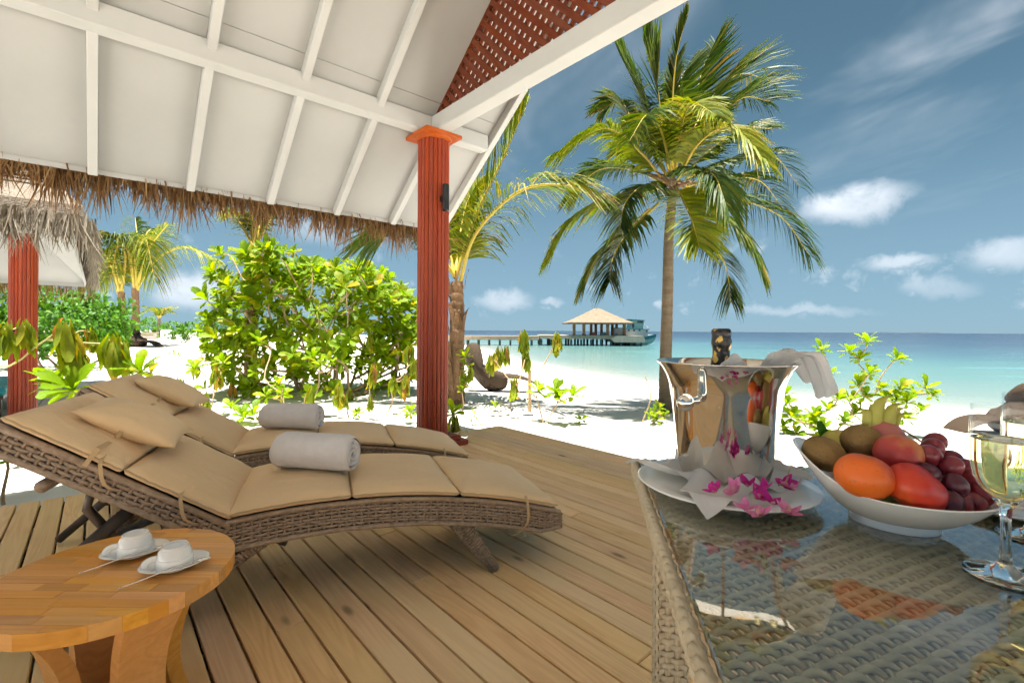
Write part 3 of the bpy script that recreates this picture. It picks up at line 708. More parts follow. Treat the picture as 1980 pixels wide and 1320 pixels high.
    for sy in (-1, 1):
        q = MB(); q.tube([(-1.50, sy * (hw - .04), .42), (-1.74, sy * (hw - .03), .20), (-1.93, sy * (hw - .02), .022)], [.021, .020, .018], 10); q.build('rear_strut', M['wicker_core'], th, smooth=True)
        q = MB(); q.tube([(-1.16, sy * (hw - .03), .255), (-1.40, sy * (hw - .02), .13), (-1.70, sy * (hw - .01), .022)], [.022, .020, .018], 10); q.build('rear_strut', M['wicker_core'], th, smooth=True)
    q = MB(); q.tube([(-1.72, -hw, .03), (-1.72, hw, .03)], .026, 10); f_, L_ = cone_surf((-1.72, -hw, .033), (-1.72, hw, .033), .029, .029); weave(q, f_, 0, 2 * PI, 0, L_, 2 * PI / 10, .014, .46, .0026, .0025, per=3, ns=5); q.build('floor_rail', M['wicker'], th, smooth=True)
    # prop arms of the backrest
    for sy in (-1, 1):
        q = MB(); a = H + bd * .42 + Vector((0, sy * (hw - .07), 0)) - bn * .06; q.tube([a, Vector((-1.05, sy * (hw - .07), .215))], .014, 8); q.tube([a, a + Vector((-.02, 0, -.09)), Vector((-1.42, sy * (hw - .09), .07))], .015, 8)
        q.build('prop_arm', M['metal_brown'], th, smooth=True)
    q = MB(); a = H + bd * .36 - bn * .075; q.tube([a + Vector((0, -hw + .03, 0)), a + Vector((0, hw - .03, 0))], .022, 10); a2 = H + bd * .52 - bn * .12; q.tube([a2 + Vector((0, -hw + .03, 0)), a2 + Vector((0, hw - .03, 0))], .02, 10)
    q.build('crossbar', M['wicker'], th, smooth=True)
    # cushion in five sections
    T = .052; cuts = [0, .425, .838, 1.248, 1.605, 1.955]
    for k in range(5):
        mb, pipe = cushion_section(cuts[k] - (.015 if k == 0 else 0), cuts[k + 1], LW + .012, T, k)
        o = merge_mesh(mb.build('cushion', M['cushion'], th)); q = MB(); q.tube([tuple(x) for x in pipe] + [tuple(pipe[0])], .0036, 5, caps=False); q.build('piping', M['piping'], o, smooth=True)
    # straps
    def strap(pts, w=.011):
        c = bez(pts, 14); q = MB(); d = Vector(c[-1]) - Vector(c[0]); ax = Vector((1, 0, 0)) * w / 2
        q.add([tuple(Vector(p) - ax) for p in c] + [tuple(Vector(p) + ax) for p in c], [(i, i + 1, 14 + i + 1, 14 + i) for i in range(13)]); q.build('strap', M['piping'], th)
    y0 = -LW / 2 - .012
    strap([(-.13, y0 + .02, float(prof(-.13)) + .045), (-.13, y0 - .006, float(prof(-.13)) + .02), (-.135, y0 - .012, float(prof(-.13)) - .06), (-.18, y0 + .05, float(prof(-.13)) - .13), (-.24, y0 + .08, float(prof(-.13)) - .115)])
    strap([(-.22, y0 + .10, .19), (-.19, y0 + .09, .14), (-.15, y0 + .05, .115), (-.12, y0 + .04, .125), (-.13, y0 + .03, .14)], .008)
    for q_ in (.15, .40):
        a = H + bd * q_ ; strap([(a.x, y0 + .03, a.z + .055), (a.x, y0 - .004, a.z + .03), (a.x + .02, y0 - .004, a.z - .045), (a.x + .10, y0 + .06, a.z - .08)])
    for yy in (y0 + .10, y0 + .13):
        a = H + bd * .42; strap([(a.x, yy, a.z - .03), (a.x + .015, yy, a.z - .10), (a.x + .02, yy - .01, a.z - .17)])
    # pillow, strapped to the backrest
    pm = pillow_mesh(.32, .30, .115, pillow_s, .3); po = merge_mesh(pm.build('pillow', M['cushion'], th)); sp_, d = path_point(1.70)
    R = Matrix((-bd, Vector((0, 1, 0)), (-bd).cross(Vector((0, 1, 0))))).transposed(); R.col[2] = R.col[2]
    po.matrix_local = Matrix.Translation(sp_ + bn * .103 + Vector((0, -.02 + (pillow_s - 3) * .05, 0))) @ R.to_4x4() @ Matrix.Rotation(rad(3 if pillow_s == 3 else -5), 4, 'Z') @ Matrix.Rotation(rad(-5), 4, 'Y')
    q = MB(); ring = []
    a = sp_ + bn * .062
    for yy in (-.155, -LW / 2 - .004): ring.append(a + Vector((0, yy, 0)))
    ring.append(a + Vector((0, -LW / 2 - .014, 0)) - bn * .06)
    c = [ring[0] + bn * .03, ring[0], ring[1], ring[2]]; q.add([tuple(p - bd * .007) for p in c] + [tuple(p + bd * .007) for p in c], [(i, i + 1, 4 + i + 1, 4 + i) for i in range(3)]); q.build('strap', M['piping'], th)
    return th
PH = math.radians(21.1); dL = Vector((math.cos(PH), math.sin(PH), 0)); nL = Vector((-dL.y, dL.x, 0))
L1 = Vector((.185, 2.058, 0)) + nL * LW / 2 - Vector((0, 0, 0)); L2 = Vector((-.274, 2.865, 0)) + nL * LW / 2
lounger(L1, PH, 'tan cushioned wicker sun lounger nearest the round wooden table', 3, 'wicker sun loungers on the deck')
lounger(L2, PH, 'tan cushioned wicker sun lounger behind, next to the red column', 4, 'wicker sun loungers on the deck')

def towel(label, s, base, lean, r, L, rot):
    """rolled towel lying across a lounger: spiral section"""
    p, d = path_point(s); n = Vector((d.z, 0, -d.x)); n = n if n.z > 0 else -n
    c = base + dL * p.x + Vector((0, 0, p.z)) + (dL * n.x + Vector((0, 0, n.z))) * (r * .93 + .068)
    th = thing('rolled_towel', label, 'towel', tuple(c), PH + rot, 'rolled grey towels on the loungers')
    rr = random.Random(int(r * 1e4)); nA = 28; prof_ = []
    ends = 14; g = []
    xs = [-1, -.995, -.97, -.92, -.8, -.6, -.3, 0, .3, .6, .8, .92, .97, .995, 1]
    for x in xs:
        k = (1 - max(0, abs(x) - .86) ** 2 * 8.0); row = []
        for a in range(nA):
            an = 2 * PI * a / nA; rr_ = r * k * (1 + .02 * math.sin(3 * an + x * 2) + .012 * math.sin(x * 9 + an * 2))
            sq = 1 - .10 * max(0, -math.sin(an)) ** 2
            row.append((x * L / 2, rr_ * math.cos(an) * 1.06, rr_ * math.sin(an) * sq))
        row.append(row[0]); g.append(row)
    q = MB(); q.grid(g); body = q.build('towel_roll', M['towel'], th, smooth=True)
    # the loose outer flap
    fl = []
    for x in np.linspace(-1, 1, 16):
        row = []
        for a in np.linspace(.25, 1.5, 12):
            rad_ = r * (1.045 - .018 * a) * (1 - max(0, abs(x) - .86) ** 2 * 7); row.append((x * L / 2 * .995, rad_ * math.cos(a + 1.2) * 1.06, rad_ * math.sin(a + 1.2)))
        fl.append(row)
    q = MB(); q.grid(fl); q.grid([[tuple(np.array(p_) * (1, .97, .97)) for p_ in row] for row in fl]); q.build('loose_flap', M['towel'], th, smooth=True)
    # spiral layers at both ends: thick ribbons rolled up
    for sx in (-1, 1):
        q = MB(); pts = []
        for k in range(66):
            a = k / 65 * 2 * PI * 2.9; rad_ = r * (.15 + .74 * k / 65); pts.append((a, rad_))
        inner = [(sx * (L / 2 - .012), (rd - .0075) * math.cos(a) * 1.06, (rd - .0075) * math.sin(a)) for a, rd in pts]
        ocen = [(sx * (L / 2 + .006 + .003 * math.sin(a * 1.3)), rd * math.cos(a) * 1.06, rd * math.sin(a)) for a, rd in pts]
        outer = [(sx * (L / 2 - .012), (rd + .0075) * math.cos(a) * 1.06, (rd + .0075) * math.sin(a)) for a, rd in pts]
        i2 = [tuple(np.array(a) * .4 + np.array(b) * .6) for a, b in zip(inner, ocen)]; o2 = [tuple(np.array(a) * .4 + np.array(b) * .6) for a, b in zip(outer, ocen)]
        q.grid([inner, i2, ocen, o2, outer]); q.build('end_spiral', M['towel'], th, smooth=True)
    return th
towel('rolled grey towel on the lounger nearest the round table', .965, L1, 0, .074, .325, rad(-30))
towel('rolled grey towel on the rear lounger beside the red column', .975, L2, 0, .073, .325, rad(-24))

# ------------------------------------------------------------------ round teak coffee table, cups, saucers, spoons
TC = Vector((-.975, 1.184, 0)); TZ = .40; TR = .252
def coffee_table():
    th = thing('coffee_table', 'round oiled teak coffee table with curved slab legs', 'coffee table', tuple(TC))
    rr = random.Random(11); top = MB(); top.lathe([(TR - .03, TZ - .03), (TR - .03, TZ - .006)], 64); tp = top.build('tabletop', M['teak'], th)
    w = .0315; n = int(2 * TR / w) + 1; th_ = .034
    for i in range(n):
        y0 = -TR + i * w; y1 = min(TR, y0 + w)
        h = lambda y: math.sqrt(max(0, TR * TR - y * y))
        xl = max(h(y0), h(y1)); x = -xl; 
        while x < xl - .001:
            x2 = min(xl, x + rr.uniform(.10, .24)); 
            if xl - x2 < .06: x2 = xl
            # strip from x to x2 clipped to the disc
            poly = []
            for y, rev in ((y0, False), (y1, True)):
                hh = h(y); a, b = max(x, -hh), min(x2, hh)
                if a > b: a = b = (hh if x > 0 else -hh)
                poly += [(b, y), (a, y)] if rev else [(a, y), (b, y)]
            if x <= -xl + 1e-6: poly = poly[:3] + [(max(x, -h((y0 + y1) * .5 + q)), (y0 + y1) * .5 + q) for q in ()] + poly[3:]
            ys = np.linspace(y0, y1, 6)
            ring = [(max(x, -h(y)), y) for y in ys[::-1]] + [(min(x2, h(y)), y) for y in ys]
            ring = [(min(max(a, -h(y)), h(y)), y) for a, y in ring]
            if x2 - x > .01:
                c = ((x + x2) / 2, (y0 + y1) / 2); dz = rr.uniform(-.0003, .0003); e = .0004
                q = MB(); R_ = [((a - c[0]) * (1 - e / .05), (b - c[1]) * (1 - e / .015)) for a, b in ring]
                q.prism(R_, TZ - th_ + dz, TZ + dz, 2); o = link('strip', q.mesh('strip', M['teak']), tp); o.location = (c[0], c[1], 0)
            x = x2
    rim = MB()
    # legs: slab with a waist, facing outwards
    def prof_leg(z): 
        s = z / (TZ - .036); return .022 + .085 * (2 * s - .85) ** 2
    for k in range(4):
        a = rad(-28 + 90 * k); q = MB(); zs = np.linspace(0, TZ - .036, 14)
        for sgn in (1,):
            g = []
            for z in zs:
                r1 = .055 + .062 * ((z / (TZ - .036) - .42) / .5) ** 2 + .03; wd = .05 + .012 * ((z / (TZ - .036) - .4) / .5) ** 2
                row = [(r1, -wd), (r1 + .034, -wd), (r1 + .034, wd), (r1, wd), (r1, -wd)]
                g.append([(x * math.cos(a) - y * math.sin(a), x * math.sin(a) + y * math.cos(a), z) for x, y in row])
            q.grid(g); top_ = g[-1][:4]; bt = g[0][:4]; q.add(top_, [(0, 1, 2, 3)]); q.add(bt, [(3, 2, 1, 0)])
        q.build('leg', M['teak'], th)
    q = MB(); q.lathe([(.105, .05), (.105, .074)], 32); q.build('lower_shelf', M['teak'], th); q = MB(); q.lathe([(TR - .07, TZ - .055), (TR - .07, TZ - .0305)], 48); q.build('apron', M['teak'], th)
coffee_table()
def cup_set(px, py, rz, wl):
    c = G(px, py, TZ + .001)
    s = thing('saucer', 'white saucer under the upturned cup ' + wl, 'saucer', tuple(c), rz, 'saucers on the coffee table')
    sx, sy = 1.0, .62; q = MB(); pr = [(.020, .0), (.030, .0), (.045, .005), (.072, .016), (.0745, .018), (.072, .019), (.045, .0085), (.028, .0045), (0, .0045)]
    q.lathe(pr, 48, (0, 0, 0), 1., .74); q.build('dish', M['porcelain'], s, smooth=True)
    cp = thing('coffee_cup', 'upturned white porcelain cup ' + wl, 'cup', (c.x, c.y, c.z + .0062), rz, 'upturned cups on the coffee table')
    q = MB(); q.lathe([(.038, 0), (.0402, .001), (.0402, .023), (.039, .0265), (.0372, .027), (.0365, .030), (.0345, .040), (.0305, .0465), (.0285, .0475), (.0285, .0525), (.0270, .0535), (.0252, .0525), (.0245, .0490), (.004, .0485), (0, .0485)], 40); q.lathe([(.0345, .001), (.0345, .028), (.02, .042), (0, .044)], 32)
    q.build('cup_body', M['porcelain'], cp, smooth=rad(26))
    q = MB(); pts = [(-.036, 0, .027), (-.048, 0, .027), (-.058, 0, .022), (-.061, 0, .014), (-.056, 0, .007), (-.036, 0, .004)]; q.tube(bez(pts, 16), .0048, 8, flat=1.6); q.build('handle', M['porcelain'], cp, smooth=True)
    sp = thing('teaspoon', 'thin steel teaspoon on the saucer ' + wl, 'spoon', (c.x, c.y, c.z), rz, 'teaspoons on the saucers')
    q = MB(); pts = bez([(-.105, -.052, .0035), (-.07, -.054, .010), (-.02, -.052, .0195), (.03, -.040, .0205), (.045, -.035, .0195)], 16); q.tube(pts, [.0019] * 10 + [.0017] * 6, 8, flat=.6); q.build('spoon_handle', M['steel'], sp, smooth=True)
    q = MB(); q.ball((.060, -.029, .0195), .017, 16, 8, (1, .55, .18)); q.build('spoon_bowl', M['steel'], sp, smooth=True)
cup_set(262, 1073, rad(34), 'farther from the table edge'); cup_set(338, 1098, rad(34), 'nearer the table edge')

# ------------------------------------------------------------------ rattan dining table with a glass top
GZ = .74; TA = Vector((.257, .98, 0)); tf = Vector((.163, .987, 0)).normalized(); tr_ = Vector((tf.y, -tf.x, 0)); TLEN, TWID = .92, 1.05
def dining_table():
    rz = math.atan2(tr_.y, tr_.x); th = thing('dining_table', 'woven grey rattan dining table with glass top', 'table', tuple(TA + tr_ * 0), rz)
    # local: x to the right along the far edge, y away (table lies at y<0)
    q = MB(); q.box((TWID / 2, -TLEN / 2, GZ - .004), (TWID - .012, TLEN - .012, .008), bev=.002); q.build('glass_top', M['table_glass'], th)
    zt = GZ - .0165
    wv = MB(); weave(wv, plane_surf((.012, -TLEN + .012, zt), (1, 0, 0), (0, 1, 0), (0, 0, 1)), 0, TWID - .024, 0, TLEN - .024,   .0150, .0108, .42, .0028, .0033, per=4, ns=6, stake_w=.55)
    wv.build('woven_top', M['rattan'], th, smooth=True, kind='stuff')
    ap = MB(); ah = .034
    for (o, a, n, L) in (((0, -TLEN, GZ - .008 - ah), (0, 1, 0), (-1, 0, 0), TLEN), ((0, 0, GZ - .008 - ah), (1, 0, 0), (0, 1, 0), TWID), ((TWID, 0, GZ - .008 - ah), (0, -1, 0), (1, 0, 0), TLEN), ((TWID, -TLEN, GZ - .008 - ah), (-1, 0, 0), (0, -1, 0), TWID)):
        weave(ap, plane_surf(o, a, (0, 0, 1), n), 0, L, 0, ah, .018, .0115, .46, .0030, .0040, per=4, ns=6, stake_w=.9)
    # braided edge: two twisted ropes
    def braid(A, B, up, r=.0072, k=38.):
        A, B = np.array(A, float), np.array(B, float); L = np.linalg.norm(B - A); d = (B - A) / L; n = np.array(up, float); b = np.cross(d, n); s = np.linspace(0, L, int(L / .006))
        for ph in (0, 2 * PI / 3, 4 * PI / 3):
            o = np.cos(s * 2 * PI / .052 + ph)[:, None] * b * .0085 + np.sin(2 * (s * 2 * PI / .052 + ph))[:, None] * n * .004
            ap.strand(A + s[:, None] * d + o, np.tile(n, (len(s), 1)), r, r * .62, 6)
    ez = GZ - .016
    braid((-.004, -TLEN, ez), (-.004, 0, ez), (-1, 0, 0)); braid((0, .004, ez), (TWID, .004, ez), (0, 1, 0)); braid((TWID + .004, 0, ez), (TWID + .004, -TLEN, ez), (1, 0, 0)); braid((TWID, -TLEN - .004, ez), (0, -TLEN - .004, ez), (0, -1, 0))
    ap.build('woven_apron', M['rattan'], th, smooth=True, kind='stuff')
    for x, y in ((.062, -.045), (TWID - .062, -.045), (.062, -TLEN + .045), (TWID - .062, -TLEN + .045)):
        q = MB(); w = .052; q.box((x, y, (GZ - .03) / 2), (w - .012, w - .012, GZ - .03)); core = q
        for (dx, dy, ax, n) in ((-1, 0, (0, -1, 0), (-1, 0, 0)), (1, 0, (0, 1, 0), (1, 0, 0)), (0, 1, (-1, 0, 0), (0, 1, 0)), (0, -1, (1, 0, 0), (0, -1, 0))):
            o = (x + dx * w / 2 - ax[0] * w / 2, y + dy * w / 2 - ax[1] * w / 2, .004)
            weave(q, plane_surf(o, ax, (0, 0, 1), n), 0, w, 0, GZ - .045, .0187, .0115, .47, .003, .0035, per=4, ns=5, stake_w=.9)
        q.build('leg', M['rattan'], th, smooth=rad(50))
    return th
dining_table()

# ------------------------------------------------------------------ on the dining table
BK = Vector((.371, .83, 0)); PZ = GZ + .0005
def plate():
    th = thing('plate', 'white porcelain plate under the steel ice bucket', 'plate', (.347, .775, PZ))
    q = MB(); q.lathe([(.07, 0), (.075, 0), (.078, .004), (.10, .009), (.134, .0165), (.1365, .0185), (.134, .0200), (.10, .0125), (.075, .0075), (0, .0075)], 64); q.build('dish', M['porcelain'], th, smooth=True)
plate()
def napkin_under():
    th = thing('linen_napkin', 'white linen napkin folded round the foot of the ice bucket', 'napkin', (BK.x, BK.y, PZ))
    corners = [(192, .185, .018), (240, .235, .0005), (318, .135, .012), (352, .150, .020), (80, .14, .016)]; nA, nR = 168, 16; g = np.zeros((nR, nA + 1, 3)); pc = Vector((.347 - BK.x, .775 - BK.y))
    for j in range(nA + 1):
        a = 360 * j / nA; ro = .093 + .006 * math.sin(rad(a * 7))
        wsum = 0; zc_ = .016
        for ca, r, zz in corners:
            d = abs((a - ca + 180) % 360 - 180); wd = 26 if ca == 240 else 22 if ca == 192 else 20
            k = max(0, 1 - d / wd); ro = max(ro, .093 + (r - .093) * k ** .9)
            zc_ += (zz - .016) * k
        for i in range(nR):
            s = i / (nR - 1); r = .0775 + (ro - .0775) * s; x, y = r * math.cos(rad(a)), r * math.sin(rad(a))
            rp = math.hypot(x - pc.x, y - pc.y); base = .0085 + max(0, rp - .075) * .19
            if rp > .136: base = max(.004, .0205 - (rp - .136) * .42)
            fold = .010 * abs(math.sin(rad(a * 4.5) + s * 1.1)) * min(1, s * 3) * (1.0 if rp < .14 else .55) + .006 * math.sin(rad(a * 9) + 2.2 * s) * s
            spike = .026 * (1 - s) ** 3 * (.35 + .65 * abs(math.sin(rad(a * 3.5 + 40)))) ** 2
            lift = .020 * math.exp(-((((a - 192 + 180) % 360) - 180) / 20) ** 2) * s
            g[i, j] = (x + .004 * math.sin(rad(a * 11)) * s, y + .004 * math.cos(rad(a * 8)) * s, base + .002 + max(0, fold) + .0025 * math.sin(rad(a * 17) + 3 * s) * s + spike + lift)
    q = MB(); q.grid(g); q.build('cloth', M['linen'], th, smooth=True)
napkin_under()
def ice_bucket():
    z0 = PZ + .012; th = thing('ice_bucket', 'polished steel champagne bucket with flared rim', 'ice bucket', (BK.x, BK.y, z0)); H = .948 - z0
    q = MB(); pr = [(.070, 0), (.0745, .001), (.0765, .005), (.084, .07), (.0940, H - .050), (.0950, H - .042), (.0965, H - .036), (.1005, H - .024), (.1085, H - .010), (.1175, H - .001), (.1190, H), (.1180, H + .0012), (.1160, H + .0003), (.1065, H - .011), (.0985, H - .025), (.0945, H - .038), (.0920, H - .052), (.081, .06), (.074, .006), (0, .006)]
    q.lathe([(r * .965, z) for r, z in pr], 96); q.build('bucket_body', M['steel'], th, smooth=True)
    for a in (rad(218), rad(38)):
        d = Vector((math.cos(a), math.sin(a), 0)); c = d * .0875 + Vector((0, 0, H - .060)); q = MB(); q.tube([c - d * .004, c + d * .004, c + d * .018, c + d * .026], [.0085, .0055, .0048, .006], 16)
        b = c + d * .034; q.ball(b, .0135, 24, 14); q.build('knob', M['steel'], th, smooth=True)
ice_bucket()
def foil():
    m, t, p = new_mat('black and gold foil'); v = t.coord('Object'); vo = t.add('ShaderNodeTexVoronoi', feature='F1'); t.set(vo, 'Vector', t.mapping(v, (1, 1, .8))); t.set(vo, 'Scale', 70.)
    n = t.noise(v, 140., 3.); k = t.math('LESS_THAN', t.math('ADD', vo.outputs['Distance'], t.math('MULTIPLY', n, .75)), .70)
    setp(t, p, color=t.mix(k, (.018, .014, .012, 1), (.62, .40, .10, 1)), metal=t.math('MULTIPLY', k, .9), rough=.28, normal=t.bump(t.noise(v, 160., 3.), .5, .003)); return m
def bottle():
    z0 = PZ + .0195; b = thing('champagne_bottle', 'champagne bottle with black and gold foil neck in the bucket', 'bottle', (BK.x + .003, BK.y + .022, z0))
    H = 1.006 - z0; gm = mottled('dark green bottle glass', (.01, .02, .008, 1), (.015, .03, .01, 1), 9., .1, 0)
    q = MB(); q.lathe([(0, 0), (.036, .0), (.038, .004), (.038, .11), (.030, .15), (.018, .18)], 32); q.build('bottle_body', gm, b, smooth=True)
    q = MB(); rr = random.Random(2); pr = [(.0185, .175), (.0160, .19), (.0142, H - .048), (.0146, H - .036), (.0170, H - .029), (.0174, H - .022), (.0158, H - .016), (.0166, H - .009), (.0162, H - .003), (.0130, H), (0, H)]
    q.lathe(pr, 28); v = q.v[0]; 
    v[:, :2] *= (1 + np.array([rr.uniform(-.03, .03) for _ in range(len(v))]))[:, None]; q.build('foil_neck', foil(), b, smooth=True)
bottle()
def rim_napkins():
    th = thing('linen_napkin', 'white linen napkin hanging over the right rim of the ice bucket', 'napkin', (BK.x, BK.y, .948))
    rows = []; path = [(.088, -.035), (.094, -.010), (.106, .006), (.1225, .0125), (.136, .010), (.146, -.004), (.152, -.022), (.157, -.038), (.160, -.050)]
    c = bez([(a, 0, b) for a, b in path], 22); nW = 26
    for i, p in enumerate(c):
        s = i / 21; row = []
        for j in range(nW):
            w = j / (nW - 1) * 2 - 1; ang = rad(-6) + w * rad(34 - 17 * s); fold = .0055 * math.sin(w * 9 + 1.2 + s * 2) * (.3 + s) + .004 * math.sin(w * 17 + 3 * s)
            rr = p[0] + fold * .8; drop = (-.010 * (w + 1) ** 1.4 * s * s * (1 if w < .2 else .4)) + (.030 * max(0, w) * s * s)
            row.append((rr * math.cos(ang), rr * math.sin(ang) - .0, p[2] + max(fold, -.004) * .7 + drop + (.004 if .25 < s < .6 else 0)))
        rows.append(row)
    q = MB(); q.grid(rows); q.build('cloth', M['linen'], th, smooth=True)
    th = thing('linen_napkin', 'white linen napkin bunched inside the bucket before the bottle', 'napkin', (BK.x - .008, BK.y - .050, .925))
    rows = []
    for i in range(22):
        a = i / 21 * 2 - 1; row = []
        for j in range(18):
            b = j / 17 * 2 - 1; e = max(0, 1 - a * a) ** .6 * max(0, 1 - b * b) ** .5
            row.append((a * .036, b * .028, -.045 + .080 * e + .004 * math.sin(a * 8 + b * 4) * e + .003 * math.sin(b * 11 + 2 * a) * e))
        rows.append(row)
    q = MB(); q.grid(rows); q.build('cloth', M['linen'], th, smooth=True)
rim_napkins()
def petal_mat(name, a, b):
    m, t, p = new_mat(name); v = t.coord('Object'); n = t.noise(v, 60., 3.); c = t.mix(t.maprange(n, .35, .65), a, b); setp(t, p, color=c, rough=.5, spec=.3)
    tr = t.add('ShaderNodeBsdfTranslucent'); t.set(tr, 0, c); mx = t.add('ShaderNodeMixShader'); t.set(mx, 0, .3)
    t.l.new(p.outputs[0], mx.inputs[1]); t.l.new(tr.outputs[0], mx.inputs[2]); t.l.new(mx.outputs[0], t.n['Material Output'].inputs[0]); return m
M['petal'] = petal_mat('magenta petal', (.62, .02, .30, 1), (.72, .06, .40, 1)); M['petal_pink'] = petal_mat('pink petal', (.76, .16, .42, 1), (.80, .38, .55, 1))
M['petal_heart'] = petal_mat('orchid lip', (.80, .55, .35, 1), (.75, .25, .45, 1))
def petal_mesh(L, w, cup, mat, seed):
    rr = random.Random(seed); rows = []
    for i in range(7):
        s = i / 6; ww = w * math.sin(PI * min(.97, .12 + s * .86)) ** .8; row = []
        for j in range(5):
            b = j / 4 * 2 - 1; row.append((L * s, ww * b / 2, cup * L * s * s + .12 * ww * b * b + .0006 * math.sin(9 * b + seed)))
        rows.append(row)
    q = MB(); q.grid(rows); return q.mesh('petal', mat, smooth=True)
def orchids():
    rr = random.Random(21); spots = [(1382, 950, 0), (1424, 948, 1), (1446, 938, 0), (1442, 984, 1), (1494, 972, 0), (1470, 993, 1), (1516, 937, 0), (1534, 944, 1), (1478, 946, 0), (1524, 990, 1), (1462, 962, 0)]
    words = ['at the left end of the spray', 'standing against the bucket foot', 'upright in the middle of the spray', 'lying low at the front of the plate', 'wide open at the front right', 'lowest one near the plate edge', 'upper right by the napkin', 'rightmost on the napkin corner', 'half hidden behind the middle', 'loose on the right plate rim', 'in the middle of the spray']
    pm = [[petal_mesh(.0165, .0115, c, M[k], i) for i, c in enumerate((.25, .6, .45))] for k in ('petal', 'petal_pink')]
    for (px, py, k), wd in zip(spots, words):
        c = G(px, py, GZ + .036 if py < 960 else GZ + .030)
        th = thing('orchid_blossom', ('pink' if k else 'magenta') + ' orchid blossom ' + wd, 'flower', tuple(c), rr.uniform(0, 6), 'orchid blossoms scattered on the plate')
        th.rotation_euler = (rr.uniform(-.9, .5), rr.uniform(-.6, .6), rr.uniform(0, 6))
        for i in range(5):
            o = link('petal', pm[k][i % 3], th); o.rotation_euler = (rr.uniform(-.3, .3), rr.uniform(-.5, .1), i * 2 * PI / 5 + rr.uniform(-.2, .2)); o.scale = [rr.uniform(.85, 1.2)] * 3
        q = MB(); q.ball((0, 0, .003), .0045, 10, 6, (1, .7, 1.2)); q.build('lip', M['petal_heart'], th, smooth=True)
    c = G(1520, 930, GZ + .042); q = MB(); q.tube(bez([c + Vector((-.012, 0, -.006)), c, c + Vector((.012, .012, .014))], 8), .0012, 6)
    tag(q.build('flower_stem', M['stem_green'], smooth=True), 'thin green flower stem poking up from the orchids', 'stem')
orchids()

# ------------------------------------------------------------------ fruit bowl
def fruit_mat(name, stops, rough=.35, bump=0., bs=100., spots=None, coat=.1):
    m, t, p = new_mat(name); v = t.coord('Object'); sp = t.add('ShaderNodeSeparateXYZ'); t.set(sp, 0, t.coord('Generated'))
    f = t.math('ADD', t.math('ADD', t.math('MULTIPLY', sp.outputs[2], .55), t.math('MULTIPLY', sp.outputs[0], .35)), t.math('MULTIPLY', t.math('SUBTRACT', t.noise(v, 35., 3.), .5), .7))
    c = t.ramp(f, stops)
    c = t.mix(t.maprange(t.noise(v, 170., 2.), .64, .70, 0, .35), c, (.30, .16, .06, 1)); c = t.mix(t.maprange(t.noise(v, 55., 3.), .55, .75, 0, .30), c, (.95, .75, .45, 1), 'SOFT_LIGHT')
    if spots: c = t.mix(t.maprange(t.noise(v, 420., 2.), .60, .68, 0, .5), c, spots)
    setp(t, p, color=c, rough=rough, spec=.4, coat=coat, coatr=.3, sss=0.)
    setp(t, p, normal=t.bump(t.noise(v, bs if bump else 260., 2.), bump or .08, .001))
    return m
def fruit_ball(name, label, cat, px, py, Y, r, sc, mat, rot=(0, 0, 0), dimple=0., stem=None, group=None, seed=1):
    c = P(px, py, Y); th = thing(name, label, cat, tuple(c), 0, group); th.rotation_euler = rot
    q = MB(); n, m = 32, 20; vs = []
    for i in range(m + 1):
        t = PI * i / m
        for k in range(n):
            ph = 2 * PI * k / n; rr = r * (1 - dimple * math.exp(-(t / .42) ** 2) - dimple * .5 * math.exp(-((PI - t) / .4) ** 2)) * (1 + .012 * math.sin(3 * ph + seed) + .01 * math.sin(2 * t + seed))
            if name == 'nectarine': rr *= 1 - .045 * math.exp(-((ph - 4.4) / .22) ** 2) * math.sin(t)
            vs.append((rr * math.sin(t) * math.cos(ph) * sc[0], rr * math.sin(t) * math.sin(ph) * sc[1], rr * math.cos(t) * sc[2]))
    q.add(vs, [(i * n + k, (i + 1) * n + k, (i + 1) * n + (k + 1) % n, i * n + (k + 1) % n) for i in range(m) for k in range(n)])
    q.build('skin', mat, th, smooth=True)
    if stem:
        s = MB(); s.tube([(0, 0, r * sc[2] * (1 - dimple) - .002), (.0005, .0005, r * sc[2] * (1 - dimple) + .003)], [.0035, .0025], 7); s.build('stem_end', M['stem'], th)
    return th
